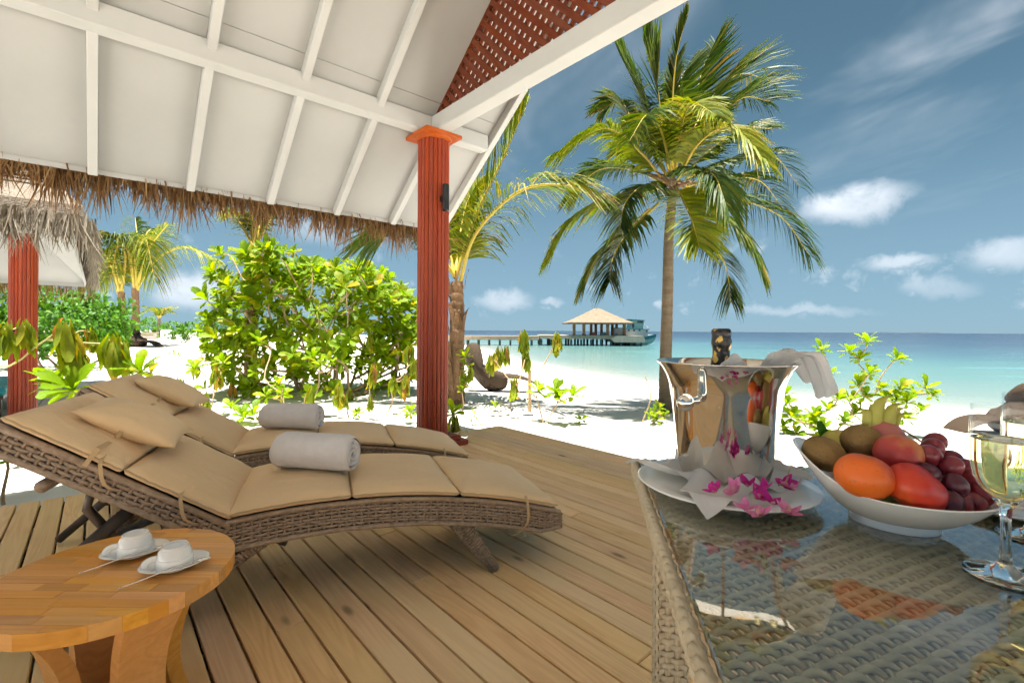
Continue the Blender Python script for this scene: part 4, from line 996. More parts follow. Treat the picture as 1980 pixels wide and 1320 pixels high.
def fruit_bowl():
    C = Vector((.522, .652, GZ + .0005)); ax = math.atan2(-.635, .772); th = thing('fruit_bowl', 'white porcelain boat shaped bowl heaped with fruit', 'bowl', tuple(C), ax)
    a, b = .109, .098; nP = 72
    def rim(ph):
        cx_ = math.cos(ph); return .052 + .046 * max(0, -cx_) ** 2.2 + .002 * max(0, cx_) ** 2
    def shell(off, k0):
        g = []
        for s in np.linspace(k0, 1, 12):
            row = []
            for j in range(nP + 1):
                ph = 2 * PI * j / nP; f = s ** .60 if s > 0 else 0
                ea = .046 + (a - .046) * f + (.010 * max(0, -math.cos(ph)) ** 3) * s; eb = .038 + (b - .038) * f
                if off: ea, eb = ea - off, eb - off
                row.append((ea * math.cos(ph), eb * math.sin(ph), .010 + (rim(ph) - .010) * s + off * .9 * (1 - s)))
            g.append(row)
        return g
    o, i = shell(0, 0), shell(.0035, 0); q = MB(); q.grid(o); q.grid([r[::-1] for r in i]); q.grid([o[-1], [tuple((np.array(x) + np.array(y)) / 2 + (0, 0, .0014)) for x, y in zip(o[-1], i[-1])], i[-1]])
    q.add(i[0][:-1], [tuple(range(nP))]); q.add(o[0][:-1], [tuple(range(nP - 1, -1, -1))]); q.build('bowl_shell', M['porcelain'], th, smooth=rad(60))
    q = MB(); q.lathe([(.044, 0), (.0475, .0), (.0475, .003), (.0455, .0105), (.030, .0105)], 48, sx=1.05, sy=.88); q.build('foot_ring', M['porcelain'], th, smooth=rad(40))
    kw = fruit_mat('kiwi skin', [(0, (.20, .115, .035)), (.6, (.30, .185, .06)), (1, (.36, .24, .08))], .75, .5, 420., (.12, .06, .02, 1), 0)
    orange = fruit_mat('orange peel', [(0, (.86, .17, .012)), (.55, (.84, .15, .02)), (.8, (.55, .09, .05)), (1, (.40, .09, .06))], .42, .25, 500.)
    nect = fruit_mat('nectarine skin', [(0, (.30, .022, .03)), (.4, (.48, .06, .05)), (.62, (.62, .22, .07)), (1, (.70, .42, .12))], .42)
    red = fruit_mat('red nectarine skin', [(0, (.75, .14, .02)), (.35, (.68, .05, .02)), (.7, (.55, .03, .03)), (1, (.36, .03, .05))], .36)
    fruit_ball('kiwi', 'brown kiwi fruit at the tall left end of the bowl', 'kiwi', 1593, 876, .685, .0235, (1, 1, 1.22), kw, (rad(115), 0, rad(50)), .10, True, 'kiwi fruit in the bowl')
    fruit_ball('kiwi', 'brown kiwi fruit lying behind the orange fruit', 'kiwi', 1664, 852, .69, .0232, (1, 1, 1.16), kw, (rad(80), 0, rad(75)), .05, True, 'kiwi fruit in the bowl', 2)
    fruit_ball('orange', 'bright orange fruit at the front of the bowl', 'orange', 1671, 921, .615, .0335, (1, 1, .86), orange, (0, rad(12), 0), .06)
    fruit_ball('nectarine', 'yellow and crimson nectarine in the middle of the heap', 'nectarine', 1737, 879, .645, .0285, (1, 1, .98), nect, (rad(-10), rad(15), 0), .08, False, 'nectarines in the bowl')
    fruit_ball('nectarine', 'red nectarine at the front rim of the bowl', 'nectarine', 1770, 943, .600, .0325, (1.12, 1, .86), red, (rad(35), rad(25), rad(20)), .16, False, 'nectarines in the bowl', 4)
    fruit_ball('lemon', 'pale yellow fruit tucked behind the two kiwis', 'lemon', 1622, 862, .715, .024, (1.1, 1, 1), fruit_mat('lemon peel', [(0, (.60, .48, .08)), (1, (.66, .54, .12))], .45, .2, 400.))
    fruit_ball('green_apple', 'green apple at the bottom of the bowl', 'apple', 1735, 945, .665, .030, (1, 1, .9), fruit_mat('apple skin', [(0, (.30, .36, .05)), (1, (.38, .42, .08))]))
    # grapes: one bunch
    gp = fruit_mat('red grape skin', [(0, (.16, .012, .022)), (.5, (.25, .022, .034)), (1, (.33, .055, .06))], .28, 0, coat=.25); gd = fruit_mat('dark grape skin', [(0, (.07, .010, .022)), (1, (.14, .03, .045))], .33, 0)
    gr = thing('grape_bunch', 'bunch of red grapes spilling over the right end of the bowl', 'grapes', tuple(P(1840, 940, .62)))
    q = MB(); n, m = 20, 12; q.ball((0, 0, 0), .0138, n, m, (1, 1, 1.18)); m1, m2 = q.mesh('grape', gp, smooth=True), q.mesh('grape', gd, smooth=True)
    base = P(1840, 940, .62); rr = random.Random(4)
    for k, (px, py, Y) in enumerate([(1807, 856, .665), (1802, 868, .650), (1797, 882, .633), (1790, 914, .612), (1838, 903, .618), (1846, 939, .600), (1838, 971, .585), (1882, 925, .625), (1897, 955, .61), (1866, 905, .640), (1818, 938, .625), (1870, 948, .625), (1838, 890, .66), (1858, 972, .60), (1812, 912, .645), (1832, 925, .64), (1880, 972, .60), (1815, 960, .60), (1848, 905, .655)]):
        o = link('grape', m2 if k in (3, 5, 6) else m1, gr); o.location = P(px, py, Y) - base; o.rotation_euler = (rr.uniform(0, 3), rr.uniform(0, 3), 0); o.scale = [rr.uniform(.92, 1.08)] * 3
    s = MB(); s.tube(bez([P(1745, 830, .70) - base, P(1770, 846, .69) - base, P(1795, 866, .67) - base, P(1830, 920, .64) - base], 12), .0016, 6); s.build('stalk', M['stem'], gr)
    # dragon fruit: body low in the bowl, curling green bracts
    ct = P(1706, 838, .70); dg = thing('dragon_fruit', 'dragon fruit with tall curling yellow green scales behind the nectarine', 'dragon fruit', tuple(ct))
    q = MB(); q.ball((0, 0, -.012), .030, 20, 12, (1, 1, 1.1)); q.build('body', fruit_mat('dragon fruit skin', [(0, (.55, .06, .12)), (1, (.50, .22, .14))]), dg, smooth=True)
    bm_ = mottled('dragon fruit scale', (.42, .40, .06, 1), (.52, .48, .10, 1), 30., .45, .1, 120., .001)
    for (dx, dy, h, cx_, w) in ((-.012, -.004, .070, .014, .018), (.004, -.008, .060, .010, .016), (-.020, 0, .050, -.004, .012), (.016, .0, .052, .012, .011), (.022, .004, .040, .006, .009), (-.004, .012, .058, .006, .015), (.012, -.006, .045, .020, .008)):
        rows = []
        for i in range(9):
            s = i / 8; ww = 1.5 * w * (1 - s ** 2.2) * (.75 + .5 * s) + .0008; bend = cx_ * s ** 2.4 + (.012 * max(0, s - .75) * 4 * (1 if cx_ > 0 else -1)) * .4
            cz = -.004 + h * s - .010 * max(0, s - .8) * 5
            rows.append([(dx + bend - ww / 2, dy + .003, cz), (dx + bend - ww * .3, dy - .003, cz), (dx + bend, dy - .006, cz), (dx + bend + ww * .3, dy - .003, cz), (dx + bend + ww / 2, dy + .003, cz)])
        q = MB(); q.grid(rows); q.build('scale', bm_, dg, smooth=True)
    ct = P(1604, 840, .73); q = MB(); rows = []
    for i in range(8):
        s = i / 7; w = .020 * math.sin(PI * (.15 + .85 * s)); rows.append([(-.015 + .03 * s * .6 - w / 2, 0, .02 - .04 * s), (.03 * s * .6 - .015, -.004, .022 - .04 * s), (-.015 + .03 * s * .6 + w / 2, 0, .016 - .04 * s)])
    q.grid(rows); o = q.build('garnish_leaf', M['leaf_hedge'], smooth=True); o.location = ct; tag(o, 'dark green garnish leaf behind the kiwis in the bowl', 'leaf')
fruit_bowl()

# ------------------------------------------------------------------ wine glasses
def wine_glass(label, px, py, h):
    c = G(px, py, GZ + .0006); th = thing('wine_glass', label, 'wine glass', tuple(c), 0, 'glasses of white wine on the table'); k = h / .182
    foot = [(0, .0), (.033, 0), (.0345, .0012), (.033, .0025), (.020, .0045), (.010, .0085), (.0052, .016), (.0044, .030), (.0043, .060), (.0052, .072), (.0085, .0785), (.0105, .0805), (0, .0812)]
    q = MB(); q.lathe([(r, z * k) for r, z in foot], 48); q.build('stem', M['glass'], th, smooth=rad(70))
    bowl = [(.0100, .0808), (.021, .091), (.0270, .104), (.0295, .122), (.0295, .150), (.0282, .1815), (.0277, .1819), (.0272, .1812), (.0284, .150), (.0284, .122), (.0259, .1045), (.0200, .0925), (.0100, .0832)]
    q = MB(); vs_ = [(r, z * k) for r, z in bowl]; n_ = 64; q.lathe(vs_ + [vs_[0]], n_); q.f = [f for f in q.f if len(f) == 4]; q.build('glass_bowl', M['thin_glass'], th, smooth=rad(70))
    lv = .146; lq = [(0, .0829), (.0109, .0842), (.0198, .0928), (.0257, .1047), (.0282, .1221), (.0282, lv), (.0268, lv - .0008), (0, lv - .0008)]
    q = MB(); q.lathe([(r * .992, z * k) for r, z in lq], 64); q.build('wine', M['wine'], th, smooth=rad(60))
wine_glass('glass of white wine nearest, cut by the right edge of the picture', 1944, 1113, .182)
wine_glass('second glass of white wine behind the nearer glass', 1997, 1038, .182)
def side_plate():
    th = thing('side_plate', 'white plate with napkin behind the wine glasses', 'plate', (.735, .70, PZ)); q = MB()
    q.lathe([(.05, 0), (.055, 0), (.08, .010), (.082, .0115), (.080, .013), (.055, .006), (0, .006)], 48); q.build('dish', M['porcelain'], th, smooth=True)
    rows = [[(-.05 + .1 * i / 9, -.05 + .1 * j / 9, .0125 + .010 * abs(math.sin(i * .9 + j * .35))) for j in range(10)] for i in range(10)]
    q = MB(); q.grid(rows); o = q.build('linen_napkin', M['linen'], smooth=True); o.location = (.735, .70, PZ); tag(o, 'folded white napkin on the side plate behind the wine glasses', 'napkin')
side_plate()

# ------------------------------------------------------------------ vegetation
def leaf_mesh_data(kind, seed):
    rr = random.Random(seed); rows = []; n = 7
    for i in range(n):
        s = i / (n - 1)
        if kind == 'fresh':
            w = (.06, .12, .23, .35, .44, .43, .16)[i]
            z = .10 * s - .22 * s * s * (1 + .4 * rr.random()); fold = .16
        else:
            w = (.05, .12, .20, .25, .27, .24, .10)[i]; z = .05 * math.sin(s * 5 + seed); fold = .45 + .2 * math.sin(s * 4 + seed)
        wob = .02 * math.sin(s * 9 + seed * 2)
        rows.append([(s, -w / 2, z + fold * w / 2 + wob), (s, -w / 4, z + fold * w / 5), (s, 0, z), (s, w / 4, z + fold * w / 5), (s, w / 2, z + fold * w / 2 - wob)])
    q = MB(); q.grid(rows); return np.concatenate(q.v), q.f
LEAF = {'fresh': [leaf_mesh_data('fresh', i) for i in range(3)], 'wilt': [leaf_mesh_data('wilt', i) for i in range(3)]}
_lc = {}
def leaf_me(kind, i, mat):
    k = (kind, i, mat.name)
    if k not in _lc:
        q = MB(); q.add(LEAF[kind][i][0], LEAF[kind][i][1]); _lc[k] = q.mesh('leaf', mat, smooth=True)
    return _lc[k]
def basis(x, n):
    x = x.normalized(); n = (n - x * n.dot(x)); n = n.normalized() if n.length > 1e-5 else x.orthogonal().normalized(); return Matrix((x, n.cross(x), n)).transposed()
def rosette(rr, c, axis, n, L, wilt=False):
    out = []; axis = axis.normalized(); a0 = rr.uniform(0, 6); p1 = axis.orthogonal().normalized(); p2 = axis.cross(p1); k = 'wilt' if wilt else 'fresh'
    for i in range(n):
        a = a0 + i * 2.39996 + rr.uniform(-.2, .2); side = p1 * math.cos(a) + p2 * math.sin(a); f = i / max(1, n - 1)
        if wilt:
            d = Vector((0, 0, -1)) + side * rr.uniform(.05, .34) + Vector((rr.gauss(0, .06), rr.gauss(0, .06), 0)); st = c + axis * (.25 * L * (1 - f)) + side * rr.uniform(.02, .12) * L + Vector((0, 0, .02 - L * .35 * f)); nn = side + Vector((0, 0, .25)); l = L * rr.uniform(.6, 1.05)
        else:
            pol = rad(22 + 75 * f + rr.uniform(-10, 10)); d = axis * math.cos(pol) + side * math.sin(pol); st = c - axis * (.10 * L * f); nn = axis * math.sin(pol) - side * math.cos(pol); nn = -nn if nn.dot(axis) < 0 else nn; l = L * rr.uniform(.68, 1.05) * (.72 + .28 * math.sin(PI * min(1, f + .25)))
        M_ = Matrix.Translation(st) @ (basis(d, nn) * l).to_4x4(); M_[3][3] = 1; M_.translation = st
        out.append((k, rr.randrange(3), M_))
    return out
def plant(name, label, cat, base, tips, stems, mats, group=None, max_obj=60, seed=0, stem_mat='stem', smat=None):
    """tips: (pos, axis, n, L, wilt); stems: (points, r0, r1)"""
    rr = random.Random(seed); base = Vector(base); th = thing(name, label, cat, tuple(base), 0, group); leaves = []
    for (c, ax, n, L, w) in tips: leaves += rosette(rr, Vector(c), Vector(ax), n, L, w)
    q = MB()
    for pts, r0, r1 in stems:
        n = 10; c = bez(pts, n); q.tube([Vector(p) - base for p in c], [r0 + (r1 - r0) * i / (n - 1) for i in range(n)], 7)
    if stems: q.build('stem', M[stem_mat], th, smooth=True)
    cp = Vector((0, 0, CAMZ)); order = sorted(range(len(leaves)), key=lambda i: (leaves[i][2].translation - cp).length + rr.uniform(0, .5))
    solo = set(order[:max_obj]); mb = {}
    for i, (k, v, m) in enumerate(leaves):
        mt = mats[1] if k == 'wilt' else mats[0]; m = Matrix.Translation(-base) @ m
        if i in solo: link('leaf', leaf_me(k, v, mt), th, mat=m)
        else:
            vv, ff = LEAF[k][v]; A = np.array(m); mb.setdefault(mt.name, (MB(), mt))[0].add(vv @ A[:3, :3].T + A[:3, 3], ff, rr.random())
    for b, mt in mb.values(): b.build('foliage', mt, th, smooth=True, attr=True, kind='stuff')
    return th
LM = (M['leaf'], M['leaf_wilt'])
UP = Vector((0, 0, 1))
def branching(rr, base, tips, r0, r1=.004, sag=.06):
    """grow a branch skeleton that reaches every tip"""
    nodes = [(base.copy(), 0.)]; out = []
    for t in sorted(tips, key=lambda q: (q - base).length):
        best = min(nodes, key=lambda n: (n[0] - t).length + .55 * n[1] + (.6 if n[0].z > t.z + .05 else 0)); p, d0 = best; L = (t - p).length
        if L < .02: continue
        m1 = p.lerp(t, .35) + Vector((rr.uniform(-.12, .12), rr.uniform(-.12, .12), rr.uniform(-.16, .02))) * L; m2 = p.lerp(t, .75) + Vector((rr.uniform(-.08, .08), rr.uniform(-.08, .08), rr.uniform(-.05, .10))) * L
        ra = max(r1 * 1.3, r0 * (1 - .55 * min(1, d0 / 1.6))); out.append(([p - UP * (.03 if d0 == 0 else 0), m1, m2, t], ra, max(r1, ra * .5))); nodes += [(m1, d0 + L * .35), (m2, d0 + L * .75), (t, d0 + L)]
    return out
UP = Vector((0, 0, 1))
def crown_bush(name, label, px_c, Y, half_w, z_lo, z_hi, depth, nros, L, seed, mats=LM, nl=10, max_obj=60, lumps=6, group=None, gaps=.0, wilt=.0, low_open=.0, nst=26, cat='shrub'):
    rr = random.Random(seed); cx_ = (px_c - CX) / FPX * Y; base = ground(cx_, Y); zc_, hh = (z_lo + z_hi) / 2, (z_hi - z_lo) / 2
    L_ = [(rr.uniform(-.55, .55), rr.uniform(-.5, .5), rr.uniform(-.35, .45), rr.uniform(.45, .62)) for _ in range(lumps)]
    tips = []; tries = 0
    while len(tips) < nros and tries < nros * 30:
        tries += 1; l = rr.choice(L_); th = rr.uniform(0, 2 * PI); u = rr.uniform(-.75, 1); s = math.sqrt(1 - u * u)
        d = Vector((s * math.cos(th), s * math.sin(th), u)); k = rr.uniform(.72, 1.05) * l[3]
        p = Vector((l[0] + d.x * k, l[1] + d.y * k, l[2] + d.z * k))
        if p.length > 1.12: continue
        inside = any((p - Vector(q[:3])).length < q[3] * .62 for q in L_)
        if inside: continue
        if low_open and p.z < -.25 and rr.random() < low_open: continue
        w = Vector((cx_ + p.x * half_w, Y + p.y * depth, zc_ + p.z * hh))
        if w.z < base.z + .03: continue
        ax = Vector((d.x, d.y, d.z * .6 + .55)).normalized()
        tips.append((w, ax, rr.randint(nl - 2, nl + 2), L * rr.uniform(.75, 1.15), rr.random() < wilt))
    stems = []
    for i in range(nst):
        t = rr.choice(tips)[0]; b = base + Vector((rr.uniform(-.25, .25) * half_w, rr.uniform(-.2, .2) * depth, -.03)); m = b.lerp(t, .45) + Vector((rr.uniform(-.2, .2), rr.uniform(-.2, .2), -.12 * half_w * .4 + rr.uniform(-.1, .1)))
        stems.append(([b, m, b.lerp(t, .75) + Vector((rr.uniform(-.1, .1), 0, rr.uniform(-.08, .08))), t], .024 * half_w / 2 + .006, .006))
    return plant(name, label, cat, base, tips, stems, mats, group, max_obj, seed)

def big_bush():
    """the large shrub behind the loungers"""
    rr = random.Random(41); Y = 8.6; cx_ = (606 - CX) / FPX * Y; base = ground(-2.75, 8.7); tips = []; stems = []
    def hull(px):   # top outline of the crown in picture terms, turned into metres
        xs = [424, 445, 490, 560, 640, 700, 740, 775, 805]; ys = [650, 545, 500, 500, 498, 502, 528, 560, 575]; return float(np.interp(px, xs, ys))
    for i in range(700):
        px = rr.uniform(424, 806); top = hull(px); v = rr.random() ** 1.35; py = top + 10 + v * (745 - top)
        if py > 705 and rr.random() < .3: continue
        k = 1 - abs((px - 608) / 205) ** 2.2; y = Y + rr.uniform(-1, 1) * (.35 + 1.1 * max(0, k)); edge = (py - top) < 40
        c = P(px, py, Y); c.y += (y - Y); c.x += (rr.uniform(-.1, .1))
        if c.z < float(terrain(c.x, c.y)) + .12: continue
        out = Vector(((px - 608) / 205 * .7, (y - Y) * .55 - .35, .65 + .5 * (1 - v))); tips.append((c, out, rr.randint(9, 13), rr.uniform(.15, .30), py > 640 and rr.random() < .16))
    roots = [Vector((cx_ + x, Y + y, 0)) for x, y in ((.55, .1), (.7, .25), (.2, .0), (-.3, .15), (.9, -.1))]
    for rt in roots: rt.z = float(terrain(rt.x, rt.y))
    tp = [Vector(t[0]) for t in tips]; grp = {}
    for t in tp: grp.setdefault(min(range(5), key=lambda i: (roots[i] - t).length + rr.uniform(0, 1.2)), []).append(t)
    for i, ts in grp.items(): stems += branching(rr, roots[i], rr.sample(ts, min(26, len(ts))), .034, .006)
    for i in range(0):
        m = b.lerp(t, .4) + Vector((rr.uniform(-.25, .25), rr.uniform(-.15, .15), -rr.uniform(.0, .22))); stems.append(([b, m, b.lerp(t, .75) + Vector((rr.uniform(-.15, .15), 0, rr.uniform(-.1, .1))), t], rr.uniform(.020, .04), .007))
    plant('naupaka_shrub', 'large bright green broad leaved shrub behind the loungers', 'shrub', base, tips, stems, LM, 'broad leaved beach shrubs', 300, 41)
big_bush()

def sprig(name, label, base_px, tips_px, Y, L, seed, nl=10, group='young beach plants in the sand', stem_r=.012, stake=None, base=None, smat='stem', mid=None, cat='plant', mats=LM, mo=220):
    """tips_px: (px, py, 'f'/'w', dy, scale)"""
    rr = random.Random(seed); b = base if base is not None else (ground((base_px[0] - CX) / FPX * Y, Y) if Y else GT(*base_px)); Yb = b.y; tips, stems = [], []
    for t in tips_px:
        px, py, k = t[:3]; dy = t[3] if len(t) > 3 else rr.uniform(-.15, .15); sc = t[4] if len(t) > 4 else 1.
        c = P(px, py, Yb + dy); ax = Vector((rr.uniform(-.35, .35), rr.uniform(-.6, .0), 1))
        if k == 'w': c.z += .55 * L * sc
        tips.append((c, ax, rr.randint(nl - 1, nl + 2) + (9 if k == 'w' else 1), L * sc * rr.uniform(.95, 1.15) * (1.2 if k == 'w' else 1.), k == 'w'))
    stems = branching(rr, b, [Vector(t[0]) for t in tips], stem_r, stem_r * .35)
    return plant(name, label, cat, b, tips, stems, mats, group, mo, seed, smat)
# left: wilted branch reaching in from the edge of the picture
bL = Vector((-5.15, 3.95, -.12))
sprig('wilted_plant', 'wilted branch with limp hanging leaves in front of the left column', None, [(52, 655, 'w', 0, .8), (130, 668, 'w', .05, 1.25), (150, 690, 'w', .1, 1.0), (222, 690, 'w', .15, 1.05), (178, 662, 'w', .3, .7), (10, 660, 'w', -.1, .8), (240, 690, 'w', .3, .8)], 0, .225, 61, 9, base=bL, smat='stem_green', stem_r=.016)
sprig('young_plant', 'fresh green rosette plant behind the head of the near lounger', (142, 820), [(142, 752, 'f', 0, 1.1), (118, 745, 'f', .1, .8), (98, 742, 'f', .1, .8)], 3.95, .24, 62, 12)
sprig('young_plant', 'bright green rosette between the two lounger heads', (285, 800), [(272, 718, 'f', 0, 1.2), (292, 722, 'f', .1, .9), (255, 722, 'f', .1, .8)], 4.2, .18, 63, 9)
sprig('young_plant', 'small green rosette low at the left edge by the deck', (10, 915), [(8, 888, 'f', 0, 1)], 3.05, .14, 64, 7)
# in front of the large shrub
sprig('wilted_plant', 'half wilted plant left of the far towel, yellowing below', (404, 800), [(420, 735, 'w'), (398, 780, 'w', -.3, .7), (378, 712, 'f'), (432, 700, 'f', .3), (350, 750, 'w', 0, .9)], 6.0, .17, 65)
sprig('young_plant', 'tall fresh plant rising behind the far towel', (566, 800), [(515, 765, 'f'), (548, 762, 'f'), (490, 800, 'f', -.4, 1.1), (470, 805, 'f', -.3, 1.1), (447, 788, 'f'), (500, 662, 'f', .5), (540, 742, 'f'), (600, 770, 'w')], 6.1, .17, 66, 10)
sprig('young_plant', 'green rosette plant on a bare stem beside the far towel', (637, 800), [(620, 706, 'f', 0, 1.1), (605, 690, 'f', .1), (640, 700, 'f', .1, .9), (594, 780, 'w', 0, .8)], 6.1, .17, 67, 11)
sprig('wilted_plant', 'wilted plant with limp yellowing leaves right of the far towel', (680, 800), [(655, 765, 'w', 0, 1.1), (723, 730, 'w'), (717, 785, 'w', 0, .8), (668, 780, 'w', 0, .7), (690, 800, 'f', 0, .7)], 6.0, .18, 68)
sprig('wilted_plant', 'wilted plant with hanging leaves just left of the red column', (745, 800), [(762, 750, 'w'), (783, 750, 'w', 0, 1.1), (792, 690, 'w', .3, 1.1), (800, 715, 'w', .2), (793, 798, 'f', -.6, .9)], 6.3, .18, 69)
# right of the column
sprig('young_plant', 'fresh plant with drooping leaves at the foot of the red column', (872, 850), [(874, 800, 'f', 0, 1.1), (880, 825, 'w', 0, .9)], 4.85, .16, 70)
sprig('young_plant', 'small upright seedling beside the deck corner', (916, 828), [(917, 800, 'f', 0, .9), (912, 815, 'f', 0, .7), (923, 812, 'f', 0, .6), (926, 826, 'f', 0, .6)], 5.6, .085, 71, 7, stem_r=.006)
sprig('young_plant', 'tiny yellow green seedling near the wicker beach chair', (958, 796), [(957, 786, 'f')], 6.7, .12, 72, 8, stem_r=.007)
sprig('young_plant', 'plants growing against the fibrous palm trunk', (893, 772), [(899, 690, 'f', 0, 1.), (905, 710, 'f'), (897, 735, 'w', 0, .9), (905, 745, 'f'), (893, 755, 'f', 0, .8), (910, 722, 'w', 0, .8)], 6.75, .16, 73, 8)
sprig('wilted_plant', 'staked plant with limp leaf clumps on the open sand', (1052, 816), [(962, 695, 'w', .5, 1.15), (978, 690, 'w', .55, 1.0), (950, 705, 'w', .45, 1.0), (1012, 665, 'w', .5, 1.2), (1018, 700, 'w', .5, 1.0), (1075, 668, 'w', .3, 1.15), (992, 752, 'w', .3, 1.), (1040, 756, 'f', .1, 1.1), (1074, 758, 'f', 0, 1.25), (1108, 764, 'f', 0, 1.1), (1082, 768, 'f', -.1, 1.)], 5.75, .17, 74, 11, mo=200)
sprig('young_plant', 'tiny seedling in the sand right of the staked plant', (1125, 824), [(1124, 812, 'f')], 5.8, .085, 75, 7, stem_r=.005)
sprig('young_plant', 'small plant at the foot of the tall palm beside the bucket', (1262, 818), [(1263, 800, 'f'), (1275, 788, 'f', .1), (1255, 800, 'f'), (1283, 805, 'f', .1), (1270, 812, 'f')], 5.9, .12, 76, 8)
q = MB(); bs = ground(1.62, 5.95); q.tube(bez([bs - UP * .03, P(1258, 770, 5.95), P(1247, 725, 5.95)], 8), [.012, .011, .01, .009, .009, .008, .007, .006], 7); tag(q.build('dry_stick', M['stem'], smooth=True), 'bare dry stick standing in the sand left of the bucket', 'stick')
q = MB(); bs = ground((1025 - CX) / FPX * 6.5, 6.5); q.bar(bs - UP * .08, P(1024, 716, 6.5), .045, .03, up=(0, 1, 0), bev=.003); tag(q.build('plant_stake', M['stem'],), 'pale wooden stake supporting the wilted plant on the sand', 'stake')
q = MB(); b0 = P(984, 782, 6.6); b0.z = float(terrain(b0.x, b0.y)); q.tube([b0 + Vector((-.14, -.05, .14)), b0 + Vector((.0, 0, .05)), b0 + Vector((.06, .02, .0))], [.007, .008, .009], 6); q.tube([b0 + Vector((-.16, -.1, .0)), b0 + Vector((.0, 0, .04)), b0 + Vector((.04, .02, .12))], [.006, .008, .006], 6); tag(q.build('dead_branch', M['bark'], smooth=True), 'dead grey branch lying on the sand below the staked plant', 'branch')
sprig('naupaka_shrub', 'sprawling light green shrub between ice bucket and fruit bowl', (1600, 838), [(1588, 676, 'f'), (1605, 722, 'f', 0, .9), (1642, 680, 'f'), (1677, 662, 'f', 0, 1.15), (1734, 694, 'f', 0, 1.1), (1662, 694, 'f'), (1682, 722, 'f'), (1790, 750, 'f', .2, 1.1), (1740, 752, 'f', .1, 1.1), (1702, 752, 'f'), (1672, 766, 'f'), (1803, 765, 'f', .2), (1780, 794, 'f', .1), (1753, 778, 'f'), (1732, 772, 'f', 0, 1.1), (1645, 772, 'f'), (1621, 772, 'f'), (1601, 792, 'f'), (1576, 804, 'f'), (1563, 820, 'f'), (1530, 806, 'f'), (1515, 766, 'f', .2, 1.1), (1519, 782, 'f'), (1512, 825, 'f'), (1540, 838, 'f', -.1), (1588, 830, 'f', -.2), (1631, 815, 'f'), (1650, 800, 'f'), (1748, 808, 'f'), (1720, 804, 'f', -.1), (1690, 815, 'f', -.1), (1712, 770, 'f', .2), (1766, 762, 'f', .2), (1660, 745, 'f', .1), (1550, 815, 'f', .2), (1690, 790, 'f', .2)], 5.5, .145, 77, 12, 'broad leaved beach shrubs', .014, cat='shrub', mo=300)
# hedge at the left, bushes far off
crown_bush('hedge_shrub', 'dense green shrub hedge behind the left red column', 100, 13.5, 2.5, -.2, 2.25, 1.6, 620, .23, 81, (M['leaf_hedge'], M['leaf_wilt']), 9, 300, 8, group='broad leaved beach shrubs', nst=10)
crown_bush('hedge_shrub', 'rounded green bush on the far sand left of the large shrub', 348, 33, 1.5, -.2, 1.75, 1.3, 130, .26, 82, (M['leaf_hedge'], M['leaf_wilt']), 8, 20, 5, group='broad leaved beach shrubs', nst=6)
crown_bush('hedge_shrub', 'far bush behind the twin palms beside the low timber fence', 278, 46, 1.9, -.1, 2.3, 1.5, 110, .30, 83, (M['leaf_hedge'], M['leaf_wilt']), 7, 10, 5, group='broad leaved beach shrubs', nst=4)
crown_bush('hedge_shrub', 'small olive green bush beside the rounded far bush', 392, 40, 1.1, -.1, .9, 1., 60, .22, 84, (M['leaf_hedge'], M['leaf_wilt']), 7, 10, 4, group='broad leaved beach shrubs', nst=4)
for i, (px, Y, hw, zh, wd) in enumerate(((60, 40, 5, 2.6, 'behind the left column'), (190, 60, 6, 3.2, 'behind the twin palm trunks'), (430, 75, 7, 3.4, 'behind the left end of the large shrub'), (640, 85, 9, 3.6, 'seen through the large shrub'))):
    crown_bush('far_bush', 'distant low green thicket ' + wd, px, Y, hw, 0., zh, 2.5, 170, .5, 90 + i, (M['leaf_hedge'], M['leaf_wilt']), 7, 6, 7, group='distant thickets on the shore', nst=3)
sprig('seedling_tree', 'thin bare seedling with a small leafy tuft on the sand', (342, 727), [(338, 685, 'f', 0, .8), (348, 688, 'f', 0, .7), (330, 688, 'f', 0, .6)], 10.5, .15, 85, 8, stem_r=.012)

